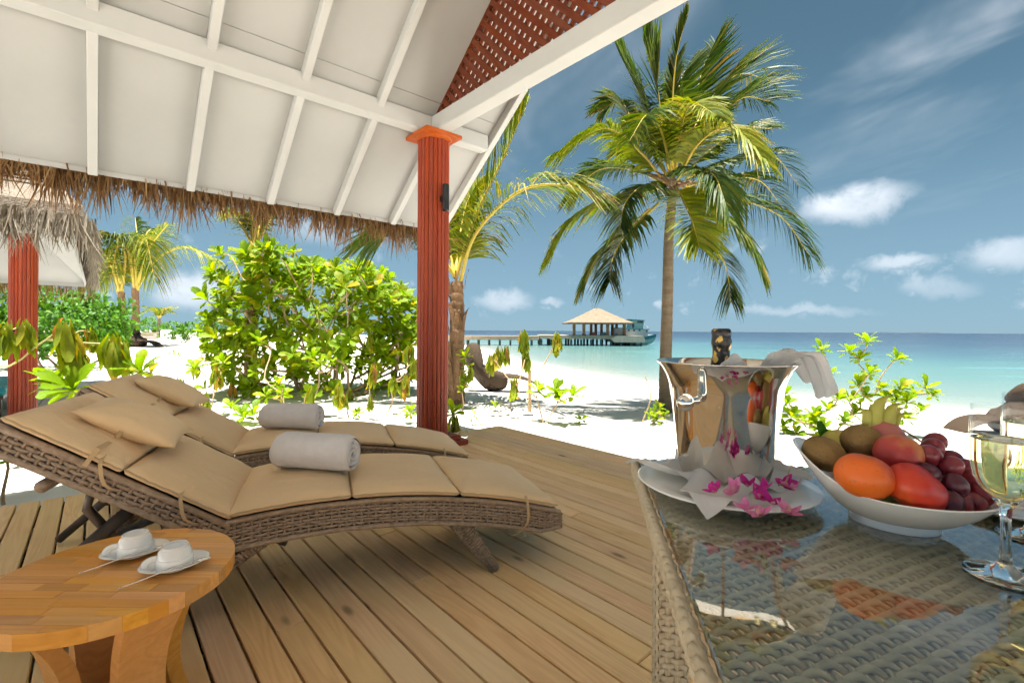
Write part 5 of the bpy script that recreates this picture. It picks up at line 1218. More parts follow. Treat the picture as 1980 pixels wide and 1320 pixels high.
# ------------------------------------------------------------------ palms
def frond(par, pts, Lf, mat, seed, droop=.35, nl=58, w=.030, spread=1., rmat='rachis', r0=.022, dry=0.):
    rr = random.Random(seed); N = 40; c = [Vector(p) for p in bez(pts, N)]; mb = MB(); ln = len(c)
    d_tot = sum((c[i + 1] - c[i]).length for i in range(N - 1))
    for i in range(nl):
        s = .13 + .87 * (i + .5) / nl
        for side in (-1, 1):
            f = min(.9999, max(0, s + rr.uniform(-.006, .006))) * (N - 1); k = int(f); p = c[k].lerp(c[k + 1], f - k); T = (c[k + 1] - c[k]).normalized()
            B = T.cross(UP); B = B.normalized() if B.length > .15 else T.cross(Vector((.3, 1, 0))).normalized(); Nn = B.cross(T).normalized(); Nn = Nn if Nn.z > 0 else -Nn
            a = rad(70 - 38 * s + rr.uniform(-7, 7)) * spread; L = Lf * (.50 + .62 * math.sin(PI * min(1, (.12 + s * .80)))) * rr.uniform(.88, 1.06) * (1 if s < .93 else .75)
            dirv = (T * math.cos(a) + B * side * math.sin(a) + Nn * (.22 + rr.uniform(-.12, .12))).normalized(); g = .72 * droop * rr.uniform(.6, 1.35); ww = w * (1 - .25 * s)
            ax = (Nn * rr.uniform(.3, .9) * side + T * rr.uniform(.5, 1.)).normalized(); ax = (ax - dirv * ax.dot(dirv)).normalized(); vs = []
            for q in (0, .3, .62, 1.):
                e = p + dirv * L * q + Vector((0, 0, -g * L * q * q * (1 + .5 * q))); hw = ww / 2 * (.55 if q == 0 else 1. if q < .5 else .8 if q < .8 else .06); vs += [tuple(e - ax * hw), tuple(e + ax * hw)]
            mb.add(vs, [(0, 1, 3, 2), (2, 3, 5, 4), (4, 5, 7, 6)], min(1, max(0, rr.gauss(.42, .22) + dry * max(0, s - .55) + (rr.random() < .04) * .5)))
    o = mb.build('frond', mat, par, attr=True)
    q = MB(); q.tube(c, [r0 * (1 - .85 * i / (N - 1)) for i in range(N)], 6); q.build('rachis', M[rmat], o, smooth=True); return o
def trunk(par, pts, r0, r1, mat, rings=30, lump=.06, seed=1, name='trunk'):
    rr = random.Random(seed); n = rings * 3; c = bez(pts, n); R = []
    for i in range(n):
        s = i / (n - 1); R.append((r0 + (r1 - r0) * s ** .8) * (1 + (lump if i % 3 == 0 else 0) + rr.uniform(-.02, .02)) + (.35 * r0 * max(0, 1 - s * 9) ** 2))
    q = MB(); q.tube(c, R, 14); q.build(name, mat, par, smooth=rad(60))
def sheaths(par, c, r, n, h, seed, base):
    """torn fibrous leaf bases wrapped round the top of a young trunk"""
    rr = random.Random(seed)
    for i in range(n):
        a = rr.uniform(0, 2 * PI); z = rr.uniform(0, h); w = rr.uniform(.05, .10); L = rr.uniform(.14, .32); rows = []; out = rr.uniform(.02, .10)
        for k in range(6):
            s = k / 5; ww = w * (1 - .7 * s) / r; rad_ = r * 1.03 + out * s * s
            rows.append([(c[0] + rad_ * math.cos(a + ww * b), c[1] + rad_ * math.sin(a + ww * b), c[2] + z + L * s) for b in (-.5, 0, .5)])
        q = MB(); q.grid(rows); q.build('leaf_base', M['bark_brown'], par, smooth=True)
def zp(zx, zy, Y, dy, sc, ox, oy): return P(ox + zx / sc, oy + zy / sc, Y + dy)
def tall_palm():
    Y = 7.15; base = ground((1286 - CX) / FPX * Y, Y); th = thing('coconut_palm', 'tall coconut palm with full crown beside the sea', 'palm tree', tuple(base), 0, 'coconut palms'); o = lambda p: Vector(p) - base
    trunk(th, [(0, 0, -.1), o(P(1287, 700, Y)), o(P(1291, 560, Y)), o(P(1293, 465, Y)), o(P(1301, 365, Y))], .098, .064, M['bark'], 46, .05)
    z = lambda x, y, dy=0.: o(zp(x, y, Y, dy, 1.886, 1040, 0)); F = lambda *p, **k: p
    fr = [([z(480, 640), z(455, 480, .1), z(435, 320, .2), z(385, 130, .25)], .92, 'palm', .12, 1.25),
          ([z(492, 620), z(490, 420, .05), z(505, 210, .0), z(548, 40, -.1)], .40, 'palm', .02, .45),
          ([z(520, 640), z(590, 430, .3), z(720, 275, .5), z(865, 300, .6)], .82, 'palm', .25, 1.2),
          ([z(515, 650), z(580, 530, -.6), z(700, 462, -1.1), z(825, 585, -1.5)], .56, 'palm_yellow', .55, 1.),
          ([z(540, 650), z(690, 590, .4), z(850, 565, .8), z(955, 680, 1.0)], .60, 'palm', .5, 1.1),
          ([z(462, 665), z(380, 560, -.4), z(250, 468, -.8), z(70, 560, -1.0)], .58, 'palm_yellow', .6, .9),
          ([z(470, 640), z(360, 470, .6), z(300, 370, .9), z(235, 400, 1.1)], .6, 'palm', .45, 1.),
          ([z(505, 680), z(525, 720, -.6), z(560, 800, -1.1), z(588, 900, -1.3)], .55, 'palm_yellow', .35, 1.3),
          ([z(440, 690), z(300, 718, -.2), z(140, 790, -.3), z(40, 935, -.3)], .58, 'palm_yellow', .6, 1.),
          ([z(410, 760), z(320, 840, .2), z(225, 930, .3), z(160, 1050, .3)], .50, 'palm', .7, .9),
          ([z(440, 740), z(330, 850, -.5), z(275, 940, -.7), z(262, 1030, -.8)], .48, 'palm', .6, .9),
          ([z(560, 710), z(700, 718, .1), z(880, 785, .2), z(990, 930, .2)], .62, 'palm', .65, 1.),
          ([z(560, 735), z(665, 780, -.3), z(755, 870, -.5), z(815, 985, -.6)], .48, 'palm', .7, .9),
          ([z(550, 740), z(625, 870, .3), z(685, 970, .5), z(704, 1100, .5)], .48, 'palm', .7, .9),
          ([z(460, 690), z(385, 680, -.6), z(320, 740, -1.0), z(300, 830, -1.2)], .48, 'palm', .6, .9),
          ([z(510, 630), z(560, 440, .6), z(600, 260, .9), z(650, 160, 1.0)], .8, 'palm', .2, 1.15),
          ([z(530, 640), z(640, 540, .9), z(760, 470, 1.3), z(850, 470, 1.5)], .6, 'palm', .45, 1.),
          ([z(470, 640), z(420, 520, .9), z(370, 480, 1.3), z(290, 560, 1.7)], .6, 'palm', .5, 1.),
          ([z(500, 660), z(560, 620, -.9), z(640, 640, -1.4), z(690, 760, -1.6)], .5, 'palm', .6, 1.),
          ([z(485, 640), z(430, 470, .3), z(350, 300, .5), z(300, 200, .6)], .72, 'palm', .2, 1.1),
          ([z(510, 640), z(620, 480, .0), z(740, 360, .1), z(850, 370, .1)], .70, 'palm', .3, 1.1),
          ([z(500, 640), z(520, 480, -.4), z(560, 380, -.9), z(650, 420, -1.5)], .55, 'palm_yellow', .45, 1.),
          ([z(490, 640), z(450, 480, -.4), z(400, 420, -.9), z(330, 520, -1.4)], .55, 'palm', .45, 1.),
          ([z(460, 670), z(350, 620, .4), z(220, 620, .7), z(120, 720, .9)], .60, 'palm', .5, 1.),
          ([z(540, 680), z(680, 650, .6), z(810, 660, 1.0), z(900, 770, 1.2)], .60, 'palm', .5, 1.),
          ([z(500, 630), z(500, 440, .7), z(520, 300, 1.0), z(560, 220, 1.3)], .75, 'palm', .15, 1.1)]
    for i, (p, L, m, g, sp) in enumerate(fr): frond(th, p, L * (.98 if i in (0, 2, 15, 19, 20) else .86), M[m], 100 + i, g * .85, 96, .038, sp, dry=.25 if i > 8 else 0.)
    rr = random.Random(9); cc = o(P(1301, 360, Y))
    for i in range(14):
        a = rr.uniform(0, 6.28); d = Vector((math.cos(a), math.sin(a), rr.uniform(.0, .7))); q = MB(); q.tube([cc + d * .05, cc + d * .22, cc + d * .38 - UP * .06], [.03, .022, .006], 6); q.build('dead_stalk', M['bark_brown'], th, smooth=True)
tall_palm()
def young_palm():
    Y = 7.35; base = ground((882 - CX) / FPX * Y, Y); th = thing('coconut_palm', 'young palm with brown fibrous trunk directly behind the red column', 'palm tree', tuple(base), 0, 'coconut palms'); o = lambda p: Vector(p) - base
    trunk(th, [(0, 0, -.1), o(P(882, 720, Y)), o(P(884, 620, Y)), o(P(884, 545, Y))], .15, .09, M['bark_brown'], 14, .10, 3); sheaths(th, o(P(883, 640, Y)), .125, 16, .75, 5, base); sheaths(th, o(P(883, 760, Y)), .15, 14, .7, 6, base)
    z = lambda x, y, dy=0.: o(zp(x, y, Y, dy, 1.941, 780, 180))
    for i, (p, L, m, g, sp, r) in enumerate([([z(195, 700), z(268, 470, .0), z(380, 230, .0), z(462, 40, .0)], .82, 'palm_yellow', .18, 1.2, .035),
          ([z(210, 720), z(270, 530, -.3), z(430, 372, -.6), z(600, 345, -.8), z(740, 395, -.9)], .62, 'palm_yellow', .75, 1.0, .035),
          ([z(190, 690), z(168, 560, .2), z(120, 400, .4), z(60, 330, .6)], .6, 'palm_yellow', .4, 1., .03),
          ([z(195, 680), z(215, 520, .4), z(245, 400, .6), z(300, 330, .8)], .5, 'palm_yellow', .5, .8, .03),
          ([z(190, 680), z(185, 540, .5), z(205, 440, .9), z(240, 400, 1.2)], .45, 'palm_dry', .5, .6, .025),
          ([z(195, 690), z(100, 560, -.2), z(0, 500, -.3), z(-120, 560, -.3)], .6, 'palm', .6, 1., .03)]):
        frond(th, p, L * 1.35, M[m], 140 + i, g * .65, 125, .038, sp, r0=r)
young_palm()
def other_palms():
    # behind the large shrub
    Y = 9.2; base = ground((485 - CX) / FPX * Y, Y); th = thing('coconut_palm', 'palm half hidden behind the large green shrub under the eaves', 'palm tree', tuple(base), 0, 'coconut palms'); o = lambda p: Vector(p) - base
    trunk(th, [(0, 0, -.1), o(P(486, 640, Y)), o(P(492, 480, Y))], .125, .10, M['bark_brown'], 24, .06, 4); c = P(492, 480, Y)
    for i, (dx, dz, dy) in enumerate(((-1.2, .95, .0), (-.35, 1.5, .2), (.35, 1.4, -.1), (1.0, 1.1, .3), (.1, 1.2, .9), (-.8, .8, .8))):
        frond(th, [o(c), o(c + Vector((dx * .3, dy * .3, dz * .6))), o(c + Vector((dx * .7, dy * .7, dz))), o(c + Vector((dx * 1.25, dy * 1.2, dz * 1.02)))], .55, M['palm_yellow' if i % 2 else 'palm'], 160 + i, .4, 46, .034, 1., r0=.03)
    # pair of palms on the left
    Y = 28.; z = lambda x, y, dy=0.: zp(x, y, Y, dy, 2.64, 0, 300)
    for nm, pb, pc, fr in (('right hand trunk of the palm pair beyond the left column', (684, 985), (690, 720), [((700, 690), (722, 520), (700, 400), (690, 320)), ((700, 660), (760, 480), (800, 420), (860, 350)), ((700, 680), (790, 540), (940, 470), (1110, 535)), ((690, 690), (650, 480), (610, 420), (560, 440)), ((690, 690), (750, 460), (800, 470), (830, 600)), ((690, 700), (660, 500), (600, 470), (570, 620)), ((700, 690), (740, 430), (780, 380), (800, 420)), ((700, 690), (690, 470), (740, 420), (790, 640))]),
                            ('left hand trunk of the palm pair beyond the left column', (635, 980), (620, 740), [((610, 720), (570, 600), (510, 570), (405, 568)), ((615, 700), (560, 540), (500, 480), (420, 465)), ((615, 700), (590, 560), (560, 500), (500, 640)), ((620, 700), (640, 520), (600, 430), (540, 400)), ((620, 700), (600, 600), (540, 560), (470, 640))])):
        b = z(*pb); base = ground(b.x, b.y); th = thing('coconut_palm', 'yellow green palm, ' + nm, 'palm tree', tuple(base), 0, 'coconut palms'); o = lambda p: Vector(p) - base
        trunk(th, [(0, 0, -.2), o(z((pb[0] + pc[0]) / 2 + 6, (pb[1] + pc[1]) / 2)), o(z(*pc)), o(z(pc[0], pc[1] - 40))], .22, .17, M['bark_brown'], 16, .06, 6)
        for i, f in enumerate(fr): frond(th, [o(z(q[0], q[1], (-1 if i % 2 else 1) * k * .5)) for k, q in enumerate(f)], 1.5, M['palm_yellow' if i % 3 else 'palm'], 180 + i, .75, 52, .085, 1., r0=.09)
    Y = 44.; b = ground((306 - CX) / FPX * Y, Y); th = thing('coconut_palm', 'small distant palm above the far bushes', 'palm tree', tuple(b), 0, 'coconut palms'); c = P(308, 616, Y) - b
    trunk(th, [(0, 0, -.1), c * .5, c], .16, .12, M['bark'], 8)
    for i, a in enumerate(np.linspace(0, 6.0, 8)): frond(th, [c, c + Vector((math.cos(a) * .5, math.sin(a) * .5, .8)), c + Vector((math.cos(a) * 1.3, math.sin(a) * 1.3, .6 + .5 * (i % 2)))], .6, M['palm_yellow'], 200 + i, .5, 30, .06, 1., r0=.04)
other_palms()

# ------------------------------------------------------------------ wicker beach chairs
def shell_surface(poly, depth, mb, ny=9, pw=3.0, squeeze=.55):
    poly = np.array(poly, float); c = poly.mean(0); ys = np.linspace(-1, 1, ny); g = []
    for y in ys:
        k = squeeze + (1 - squeeze) * (1 - abs(y) ** pw); q = c + (poly - c) * k; g.append([(p[0], y * depth / 2, p[1]) for p in q] + [(q[0][0], y * depth / 2, q[0][1])])
    mb.grid(g); mb.add([p for p in g[0][:-1]], [tuple(range(len(poly)))]); mb.add([p for p in g[-1][:-1]], [tuple(range(len(poly) - 1, -1, -1))])
def beach_chair_mat():
    m, t, p = new_mat('woven beach chair'); v = t.coord('Object'); w = t.add('ShaderNodeTexWave', wave_type='BANDS', bands_direction='DIAGONAL'); t.set(w, 'Vector', v); t.set(w, 'Scale', 22.); t.set(w, 'Distortion', 3.); t.set(w, 'Detail', 1.)
    w2 = t.add('ShaderNodeTexWave', wave_type='BANDS', bands_direction='Z'); t.set(w2, 'Vector', v); t.set(w2, 'Scale', 26.); t.set(w2, 'Distortion', 2.)
    n = t.noise(v, 4., 3.); h = t.math('MULTIPLY', w.outputs['Fac'], w2.outputs['Fac']); c = t.mix(t.maprange(n, .3, .7), (.058, .038, .023, 1), (.085, .058, .037, 1)); c = t.mix(t.maprange(h, 0, .5, .55, 0), c, (.04, .027, .018, 1))
    setp(t, p, color=c, rough=.7, spec=.15, normal=t.bump(h, .8, .02)); return m
M['beach_wicker'] = beach_chair_mat()
def beach_chair(label, loc, rz, k=1.):
    """local: x to the foot, z up, origin under the seat; picture units 1/6 px at 9 m turned to metres"""
    u = 1 / 6 / FPX * 8.6; th = thing('wicker_beach_chair', label, 'beach chair', tuple(loc), rz, 'hooded wicker beach chairs')
    tr = lambda pts: [((x - 560) * u, (695 - y) * u) for x, y in pts]
    body = tr([(170, 240), (165, 170), (200, 110), (255, 78), (320, 82), (372, 120), (388, 185), (378, 245), (345, 290), (372, 325), (440, 372), (520, 430), (600, 470), (700, 484), (735, 520), (735, 600), (712, 655), (670, 688), (580, 696), (490, 694), (430, 668), (360, 600), (280, 500), (215, 390)])
    q = MB(); shell_surface(body, .86, q, 13, 3.2, .45); o = q.build('seat_shell', M['beach_wicker'], th); merge_mesh(o, .001)
    arch = bez([(x, 0, z) for x, z in tr([(650, 500), (760, 495), (880, 508), (1000, 545), (1090, 600), (1165, 668), (1175, 690)])], 20); rows = []
    for i, p in enumerate(arch):
        s = i / 19; w = .36 - .10 * s; t_ = .05 * (1 - .5 * s); rows.append([(p[0], -w, p[2] - t_ * .2), (p[0], -w * .9, p[2]), (p[0], 0, p[2] + .012), (p[0], w * .9, p[2]), (p[0], w, p[2] - t_ * .2), (p[0], w * .9, p[2] - t_), (p[0], -w * .9, p[2] - t_), (p[0], -w, p[2] - t_ * .2)])
    q = MB(); q.grid(rows); q.build('foot_arch', M['beach_wicker'], th, smooth=True)
    sl = tr([(392, 345), (432, 365), (440, 470), (430, 610), (418, 605), (410, 480)]); q = MB(); q.prism(sl, -.405, -.395, 1); q.build('side_slot', M['black'], th)
    th.scale = (k, k, k); return th
c = GT(955, 757); beach_chair('curved wicker beach chair with rounded hood right of the red column', c + Vector((0, .25, 0)), rad(4))
c = GT(1954, 838); beach_chair('curved wicker beach chair behind the wine glasses', c, rad(180 - 8), .75)
c = P(268, 680, 27.); beach_chair('distant curved wicker beach chair behind the palm pair', ground(c.x, 27.) , rad(0), 1.25)

# ------------------------------------------------------------------ jetty, jetty pavilion, boat, far islands
M['jetty'] = mottled('weathered jetty timber', (.25, .20, .145, 1), (.34, .28, .21, 1), .8, .85, .3, 5., .03, (.3, 1, 4)); M['jetty_brown'] = mottled('brown timber post', (.20, .10, .045, 1), (.26, .14, .07, 1), 2., .7, 0)
M['pile'] = mottled('wet dark pile', (.05, .075, .07, 1), (.09, .115, .105, 1), 2., .6, 0); M['boat_white'] = mottled('boat white paint', (.40, .41, .41, 1), (.46, .47, .47, 1), 1., .4, 0); M['boat_teal'] = mottled('boat teal paint', (.014, .13, .18, 1), (.02, .16, .21, 1), 1., .4, 0); M['boat_pale'] = mottled('boat pale aqua paint', (.20, .32, .31, 1), (.24, .36, .35, 1), 1., .4, 0); M['dark_glass'] = mottled('dark cabin glass', (.02, .025, .03, 1), (.03, .04, .05, 1), 2., .15, 0)
JY = 72.; ju = JY / FPX
def jx(px): return (px - CX) * ju
def jz(py, px=1150): return P(px, py, JY).z
def jetty():
    th = thing('jetty', 'long grey timber jetty on dark piles over the lagoon', 'jetty', (jx(1000), JY, SEA)); x0, x1 = jx(820) - jx(1000), jx(1042) - jx(1000); zt = jz(649, 1000) - SEA; zt2 = jz(657, 1000) - SEA
    n = 14
    for i in range(n):
        a = x0 + (x1 - x0) * i / n; b = x0 + (x1 - x0) * (i + 1) / n; q = MB(); q.box(((a + b) / 2, 0, (zt + zt2) / 2), (b - a - .02, 2.4, zt - zt2), bev=.03); q.build('deck_section', M['jetty'], th)
    px = 905
    while px < 1045:
        for y in (-.9, .9): q = MB(); q.tube([(jx(px) - jx(1000), y, -1.5), (jx(px) - jx(1000), y, zt2)], .14, 8); q.build('pile', M['pile'], th)
        px += 20.5
jetty()
def jetty_pavilion():
    xc = (jx(1040) + jx(1245)) / 2; th = thing('jetty_pavilion', 'thatched open pavilion on the end of the jetty', 'pavilion', (xc, JY, SEA)); X = lambda px: jx(px) - xc; Z = lambda py: jz(py) - SEA; D2 = 8.
    q = MB(); q.box(((X(1043) + X(1186)) / 2, D2 / 2 - 1.2, (Z(648) + Z(655)) / 2), (X(1186) - X(1043), D2, Z(648) - Z(655)), bev=.04); q.build('platform', M['jetty'], th)
    q = MB(); q.prism([(X(1178), Z(654.5)), (X(1187), Z(648.5)), (X(1240), Z(648.5)), (X(1243), Z(661)), (X(1184), Z(661))], -1.5, 5., 1); q.build('landing', mottled('pale landing boards', (.31, .30, .26, 1), (.24, .23, .185, 1), 1.4, .85, 0, stretch=(3, 1, .3)), th)
    for i in range(11):
        for y in (-1.0, 2.5, 6.): q = MB(); x = X(1046) + (X(1236) - X(1046)) * i / 10; q.tube([(x, y, -1.5), (x, y, Z(656) if x < X(1180) else Z(661))], .17, 8); q.build('pile', M['pile'], th)
    ex0, ex1, zt_ = X(1096), X(1221), Z(623.5); ys = (-1.6, 7.2); ym = (ys[0] + ys[1]) / 2; ap = (X(1155), X(1166)); za = Z(594.5)
    # concave thatched hip roof
    g = []
    for s in np.linspace(0, 1, 10):
        k = s; zz = zt_ + (za - zt_) * (s ** 1.12); w0 = ex0 + (ap[0] - ex0) * k; w1 = ex1 + (ap[1] - ex1) * k; y0 = ys[0] + (ym - .2 - ys[0]) * k; y1 = ys[1] + (ym + .2 - ys[1]) * k
        g.append([(w0, y0, zz), ((w0 + w1) / 2, y0, zz), (w1, y0, zz), (w1, (y0 + y1) / 2, zz), (w1, y1, zz), ((w0 + w1) / 2, y1, zz), (w0, y1, zz), (w0, (y0 + y1) / 2, zz), (w0, y0, zz)])
    q = MB(); q.grid(g); q.add(g[-1][:-1], [tuple(range(8))]); e = np.array(g[0]); e2 = e.copy(); e2[:, 2] -= .16; q.grid([e2.tolist(), e.tolist()]); q.add(e2[:-1].tolist(), [tuple(range(7, -1, -1))]); q.build('thatched_roof', M['thatch_tan'], th)
    for px in (1110, 1129, 1143, 1152, 1163, 1175, 1184, 1192, 1207):
        y = -.6 if px in (1110, 1129, 1175, 1207) else 6.0; s = .42 if y < 0 else .40
        sc = (JY + y) / JY; x = (px - CX) / FPX * (JY + y) - xc; q = MB(); q.box((x, y, (Z(648) + zt_) / 2), (s, s, zt_ - Z(648) + .1), bev=.03); q.build('post', M['jetty_brown'], th)
    for i, (px, w, c) in enumerate(((1146, .9, (.5, .12, .08, 1)), (1170, 1.1, (.2, .5, .45, 1)), (1201, 1.4, (.7, .68, .62, 1)))):
        q = MB(); q.box(((px - CX) / FPX * (JY + 2.5) - xc, 2.5, Z(648) + .2), (w, .8, .4), bev=.05); o = q.build('bench', mottled('bench paint', c, c, 2., .6, 0), th)
jetty_pavilion()
def boat():
    Y = 77.; k = Y / FPX; xc = (1225 - CX) * k; th = thing('moored_boat', 'white and teal two decked boat moored behind the jetty pavilion', 'boat', (xc, Y, SEA)); X = lambda px: (px - CX) * k - xc; Z = lambda py: P(1230, py, Y).z - SEA
    rows_t, rows = [], []
    st = [(1185, .9, 657, 668), (1210, 1.5, 654, 668), (1235, 1.5, 651, 667), (1252, 1.0, 648, 666), (1262, .45, 646.5, 663), (1269, .04, 645.5, 657)]
    for px, w, zt_, zb in st:
        x = X(px); a, b = Z(zt_), min(Z(zb), Z(zt_) - .1); rows.append([(x, -w, a), (x - .05, -w * .95, a * .45 + b * .55), (x - .25, -w * .7, b), (x - .25, w * .7, b), (x - .05, w * .95, a * .45 + b * .55), (x, w, a)])
    q = MB(); q.grid(rows); q.build('hull', M['boat_pale'], th, smooth=rad(40))
    band = [[(r[0][0], r[0][1] - .03, r[0][2] + .03), (r[1][0], r[1][1] - .04, r[1][2] + (r[0][2] - r[1][2]) * .25)] for r in rows]; q = MB(); q.grid(band); q.grid([[(p[0], -p[1], p[2]) for p in b][::-1] for b in band]); q.build('teal_band', M['boat_teal'], th)
    q = MB(); q.grid([[r[0], r[-1]] for r in rows]); o = q.build('boat_deck', M['boat_white'], th)
    q = MB(); q.prism([(X(1188), Z(656)), (X(1248), Z(650)), (X(1249), Z(637)), (X(1188), Z(634.5))], -1.3, 1.3, 1); cb = q.build('cabin', M['boat_white'], th)
    for px in (1212, 1222, 1232.5): q = MB(); q.box((X(px), -1.315, Z(638.5)), (.32, .03, .30)); q.build('window', M['dark_glass'], cb)
    q = MB(); q.box((X(1246), -1.315, Z(640)), (.22, .03, .3)); q.build('window', M['dark_glass'], cb)
    q = MB(); q.prism([(X(1187), Z(635)), (X(1251), Z(637.6)), (X(1251), Z(636.3)), (X(1187), Z(633.5))], -1.45, 1.45, 1); q.build('cabin_roof', M['boat_teal'], th)
    q = MB(); q.prism([(X(1214), Z(634.5)), (X(1240), Z(635.5)), (X(1242), Z(620)), (X(1216), Z(618))], -1.05, 1.05, 1); wh = q.build('wheelhouse', M['boat_pale'], th)
    for px in (1230.5, 1234, 1237.5): q = MB(); q.box((X(px), -1.065, Z(622.5)), (.24, .03, .34)); q.build('window', M['dark_glass'], wh)
    q = MB(); q.box((X(1221), -1.065, Z(629)), (.35, .03, .85)); q.build('doorway', M['dark_glass'], wh)
    q = MB(); q.prism([(X(1212), Z(618.5)), (X(1243), Z(620.2)), (X(1243), Z(619.0)), (X(1212), Z(617))], -1.2, 1.2, 1); q.build('wheelhouse_roof', M['boat_teal'], th)
    q = MB(); q.tube([(X(1228), 0, Z(617.5)), (X(1228), 0, Z(606))], .03, 6); q.build('mast', M['boat_white'], th)
    q = MB(); pts = [(X(1241), -1.2, Z(630)), (X(1244), -1.2, Z(629)), (X(1250), -1.2, Z(633))]; q.tube(pts, .03, 5)
    for p in (pts[1], (X(1247), -1.2, Z(631)), pts[2]): q.tube([p, (p[0], p[1], Z(637))], .025, 5)
    q.build('railing', M['boat_white'], th)
boat()
def islands():
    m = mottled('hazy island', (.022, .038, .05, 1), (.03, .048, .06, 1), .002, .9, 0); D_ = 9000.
    for px0, px1, h, nm in ((1690, 1735, 12, 'low dark island on the horizon above the right shrub'), (1748, 1818, 14, 'longest low island on the horizon right of the shrub'), (1380, 1398, 9, 'small island on the horizon beside the bottle'), (1040, 1062, 8, 'pale sandbank islet on the horizon above the jetty')):
        a, b = (px0 - CX) / FPX * D_, (px1 - CX) / FPX * D_; q = MB(); g = []
        for i in range(25):
            s = i / 24; hh = h * (math.sin(PI * s) ** .5) * (.75 + .25 * math.sin(s * 23 + px0)) * 1.6; x = a + (b - a) * s; g.append([(x, D_ - 200, SEA - 1), (x, D_ - 60, SEA + hh), (x, D_ + 60, SEA + hh), (x, D_ + 200, SEA - 1)])
        q.grid(g); o = q.build('far_island', m, kind='structure')
islands()

# ------------------------------------------------------------------ neighbouring pavilion at the left
def neighbour():
    th = thing('neighbour_pavilion', 'thatched neighbouring pavilion with red column at the left edge', 'pavilion', rz=TH); v1, u0 = -.06, 6.04; W_, L_ = 7.4, 7.5; z0 = 1.80; sl = 1.12; v0 = v1 - W_; u1 = u0 + L_; half = L_ / 2
    # hip roof in two thatch courses
    def ring(k, dz=0., grow=0.): return [(v0 + k - grow, u0 + k - grow, z0 + sl * k + dz), (v1 - k + grow, u0 + k - grow, z0 + sl * k + dz), (v1 - k + grow, u1 - k + grow, z0 + sl * k + dz), (v0 + k - grow, u1 - k + grow, z0 + sl * k + dz)]
    q = MB(); R = [ring(.0, .10), ring(.05, .30), ring(1.4, .34), ring(half - .2, .34)]; q.grid([r + [r[0]] for r in R]); q.build('thatched_roof', M['thatch_grey'], th)
    q = MB(); R = [ring(.28, .30, .05), ring(.36, .44, .05), ring(half - .3, .42)]; q.grid([r + [r[0]] for r in R]); q.build('thatch_course', M['thatch_grey'], th)
    q = MB(); rg = [Vector(p) for p in ring(.20, .345, .0)]; q.tube(rg + [rg[0]], .012, 5); q.build('tie_rope', M['wicker_core'], th)
    q = MB(); R = [ring(.12, .0), ring(1.0, .0), ring(half - .3, .0)]; q.grid([r + [r[0]] for r in R]); q.build('soffit', M['white'], th)
    q = MB(); R = [ring(.12, .0), ring(.14, -.10)]; q.grid([r + [r[0]] for r in R]); q.build('fascia', M['white'], th)
    fringe('eave_fringe', 1500, lambda s: Vector((v0 + W_ * .45 + W_ * .55 * s, u0 + .04, z0 + .22)), Vector((0, -1, 0)), .22, .50, M['fringe_pale'], th, .16, .008, .022, 1.1, push=.15)
    fringe('eave_fringe', 1000, lambda s: Vector((v1 - .02, u0 + L_ * s, z0 + .20)), Vector((1, 0, 0)), .14, .36, M['fringe_pale'], th, .06, .008, .022, 1.2, push=.05)
    fringe('eave_fringe', 700, lambda s: Vector((v0 + W_ * .3 + W_ * .7 * s, u1 - .04, z0 + .12)), Vector((0, 1, 0)), .25, .60, M['fringe'], th, .12, .008, .02, 1.2)
    def col(v, u, r=.163):
        q = MB(); H = z0 + .75; q.lathe([(r - .020, -.05), (r - .020, H)], 32, (v, u, 0)); cm = q.build('column', M['red'], th, smooth=rad(40)); n = 22; a0 = PI / n * .87; vs = []
        for z in (-.02, H):
            for k in range(5): a = -a0 + 2 * a0 * k / 4; e = .004 if k in (0, 4) else 0; vs.append(((r - e) * math.cos(a), (r - e) * math.sin(a), z))
            for k in (4, 0): a = -a0 + 2 * a0 * k / 4; vs.append(((r - .024) * math.cos(a), (r - .024) * math.sin(a), z))
        q = MB(); q.add(vs, [tuple(range(6, -1, -1)), tuple(range(7, 14))] + [(i, (i + 1) % 7, 7 + (i + 1) % 7, 7 + i) for i in range(7)]); me = q.mesh('stave', M['red'])
        for k in range(n): o = link('stave', me, cm); o.location = (v, u, 0); o.rotation_euler = (0, 0, 2 * PI * k / n)
    col(-.60, 7.28, .114); col(-6.2, 7.28, .114)
    q = MB(); q.box(((v0 + v1) / 2 - .2, (u0 + u1) / 2 + .1, -.09), (W_ - 1.1, L_ - 1.3, .06)); dk = q.build('neighbour_deck', M['deck_dark'], kind='structure', rz=TH)
    q = MB(); L = L_ - 1.2; q.box((0, 0, 0), (.138, L, .03), bev=.004); me = q.mesh('plank', M['grey_deck']); v = v1 - .45
    while v > v0 + .4: o = link('plank', me, dk); o.location = (v, (u0 + u1) / 2 + .1, -.035); v -= .146
neighbour()
def teal_lounger():
    c = P(2, 728, 6.6); c.z = -.02; th = thing('teal_lounger', 'teal cushioned low lounger at the left edge of the picture', 'sun lounger', tuple(c), TH)
    q = MB(); q.box((-.1, -.9, .30), (.65, 1.9, .09), bev=.02); q.build('cushion', mottled('teal canvas', (.01, .20, .24, 1), (.015, .25, .29, 1), 3., .7, .1), th)
    for x in (-.36, .16):
        for y in (-.1, -1.7): q = MB(); q.box((x, y, .125), (.05, .05, .25), bev=.005); q.build('leg', M['wicker_core'], th)
    q = MB(); q.box((-.1, -.9, .235), (.62, 1.86, .035)); q.build('frame', M['wicker_core'], th)
teal_lounger()
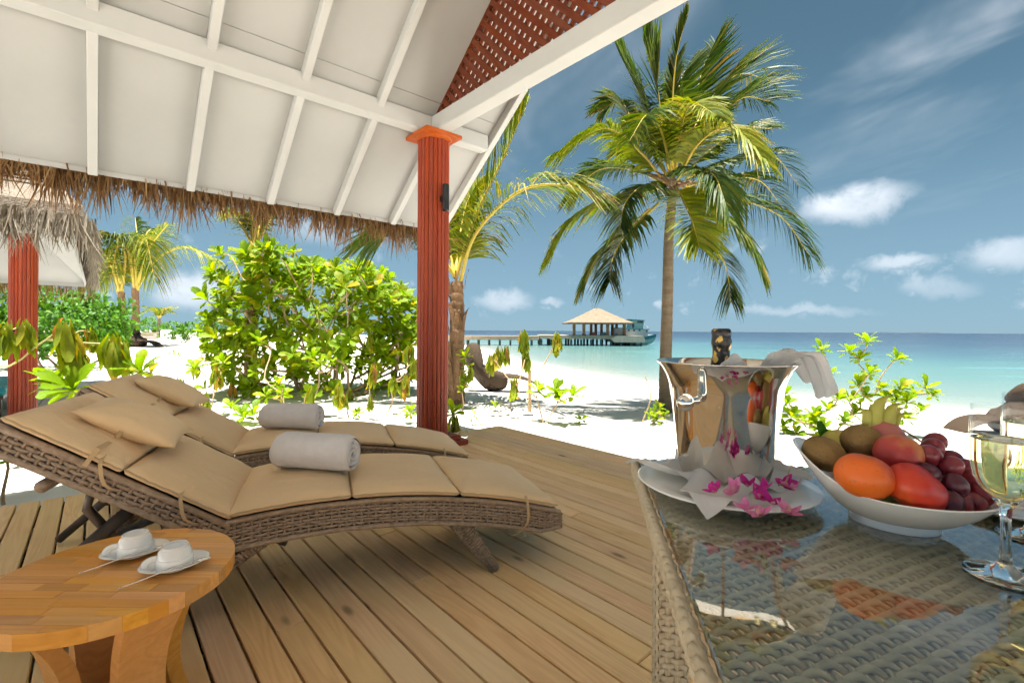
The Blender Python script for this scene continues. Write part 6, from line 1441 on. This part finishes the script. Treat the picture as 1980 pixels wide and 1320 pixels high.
def low_fence():
    Y = 40.; b = ground((283 - CX) / FPX * Y, Y); th = thing('low_fence', 'low weathered timber fence on the far sand behind the palms', 'fence', tuple(b)); w = 48 / FPX * Y
    for k in range(3): q = MB(); q.box((0, 0, .12 + .2 * k), (w, .05, .17), bev=.01); q.build('board', M['jetty'], th)
    for x in (-w / 2 + .1, 0, w / 2 - .1): q = MB(); q.box((x, .06, .33), (.09, .07, .66)); q.build('post', M['jetty'], th)
low_fence()
def jar():
    c = G(896, 852, .0015); th = thing('glass_jar', 'clear glass jar on the deck beside the red column', 'jar', tuple(c)); q = MB()
    q.lathe([(0, 0), (.040, 0), (.043, .003), (.043, .085), (.041, .09), (.0405, .09), (.0405, .006), (0, .006)], 32); q.build('jar_body', M['glass'], th, smooth=rad(50)); q = MB(); q.lathe([(0, .0065), (.0395, .0065), (.0395, .02), (0, .02)], 24); q.build('sand_fill', M['linen'], th)
jar()

# ------------------------------------------------------------------ leaf litter and coral bits strewn on the sand
def litter():
    rr = random.Random(77); mb = MB()
    for _ in range(900):
        a = rr.uniform(-1.0, 1.0); Y = rr.uniform(5.2, 18) if rr.random() < .8 else rr.uniform(3.5, 5.2); x = a * Y; p = ground(x, Y)
        vu = (-math.sin(TH) * x + math.cos(TH) * Y, math.cos(TH) * x + math.sin(TH) * Y)
        if (vu[0] < 4.0 and -2.5 < vu[1] < 3.4) or float(shore_dist(x, Y)) < 1: continue
        s = rr.uniform(.008, .03); d = rr.uniform(0, 6.3); c_, s_ = math.cos(d), math.sin(d); w = s * rr.uniform(.2, .6); h = s * rr.uniform(.05, .35)
        vs = [(p.x + c_ * s, p.y + s_ * s, p.z + .003), (p.x - s_ * w, p.y + c_ * w, p.z + .004), (p.x - c_ * s, p.y - s_ * s, p.z + .003), (p.x + s_ * w, p.y - c_ * w, p.z + .004), (p.x, p.y, p.z + h + .006)]
        mb.add(vs, [(0, 1, 4), (1, 2, 4), (2, 3, 4), (3, 0, 4)], rr.random())
    o = mb.build('leaf_litter', M['fringe'], attr=True, kind='stuff'); tag(o, 'scattered dry leaf litter and coral bits on the white sand', 'litter')
litter()
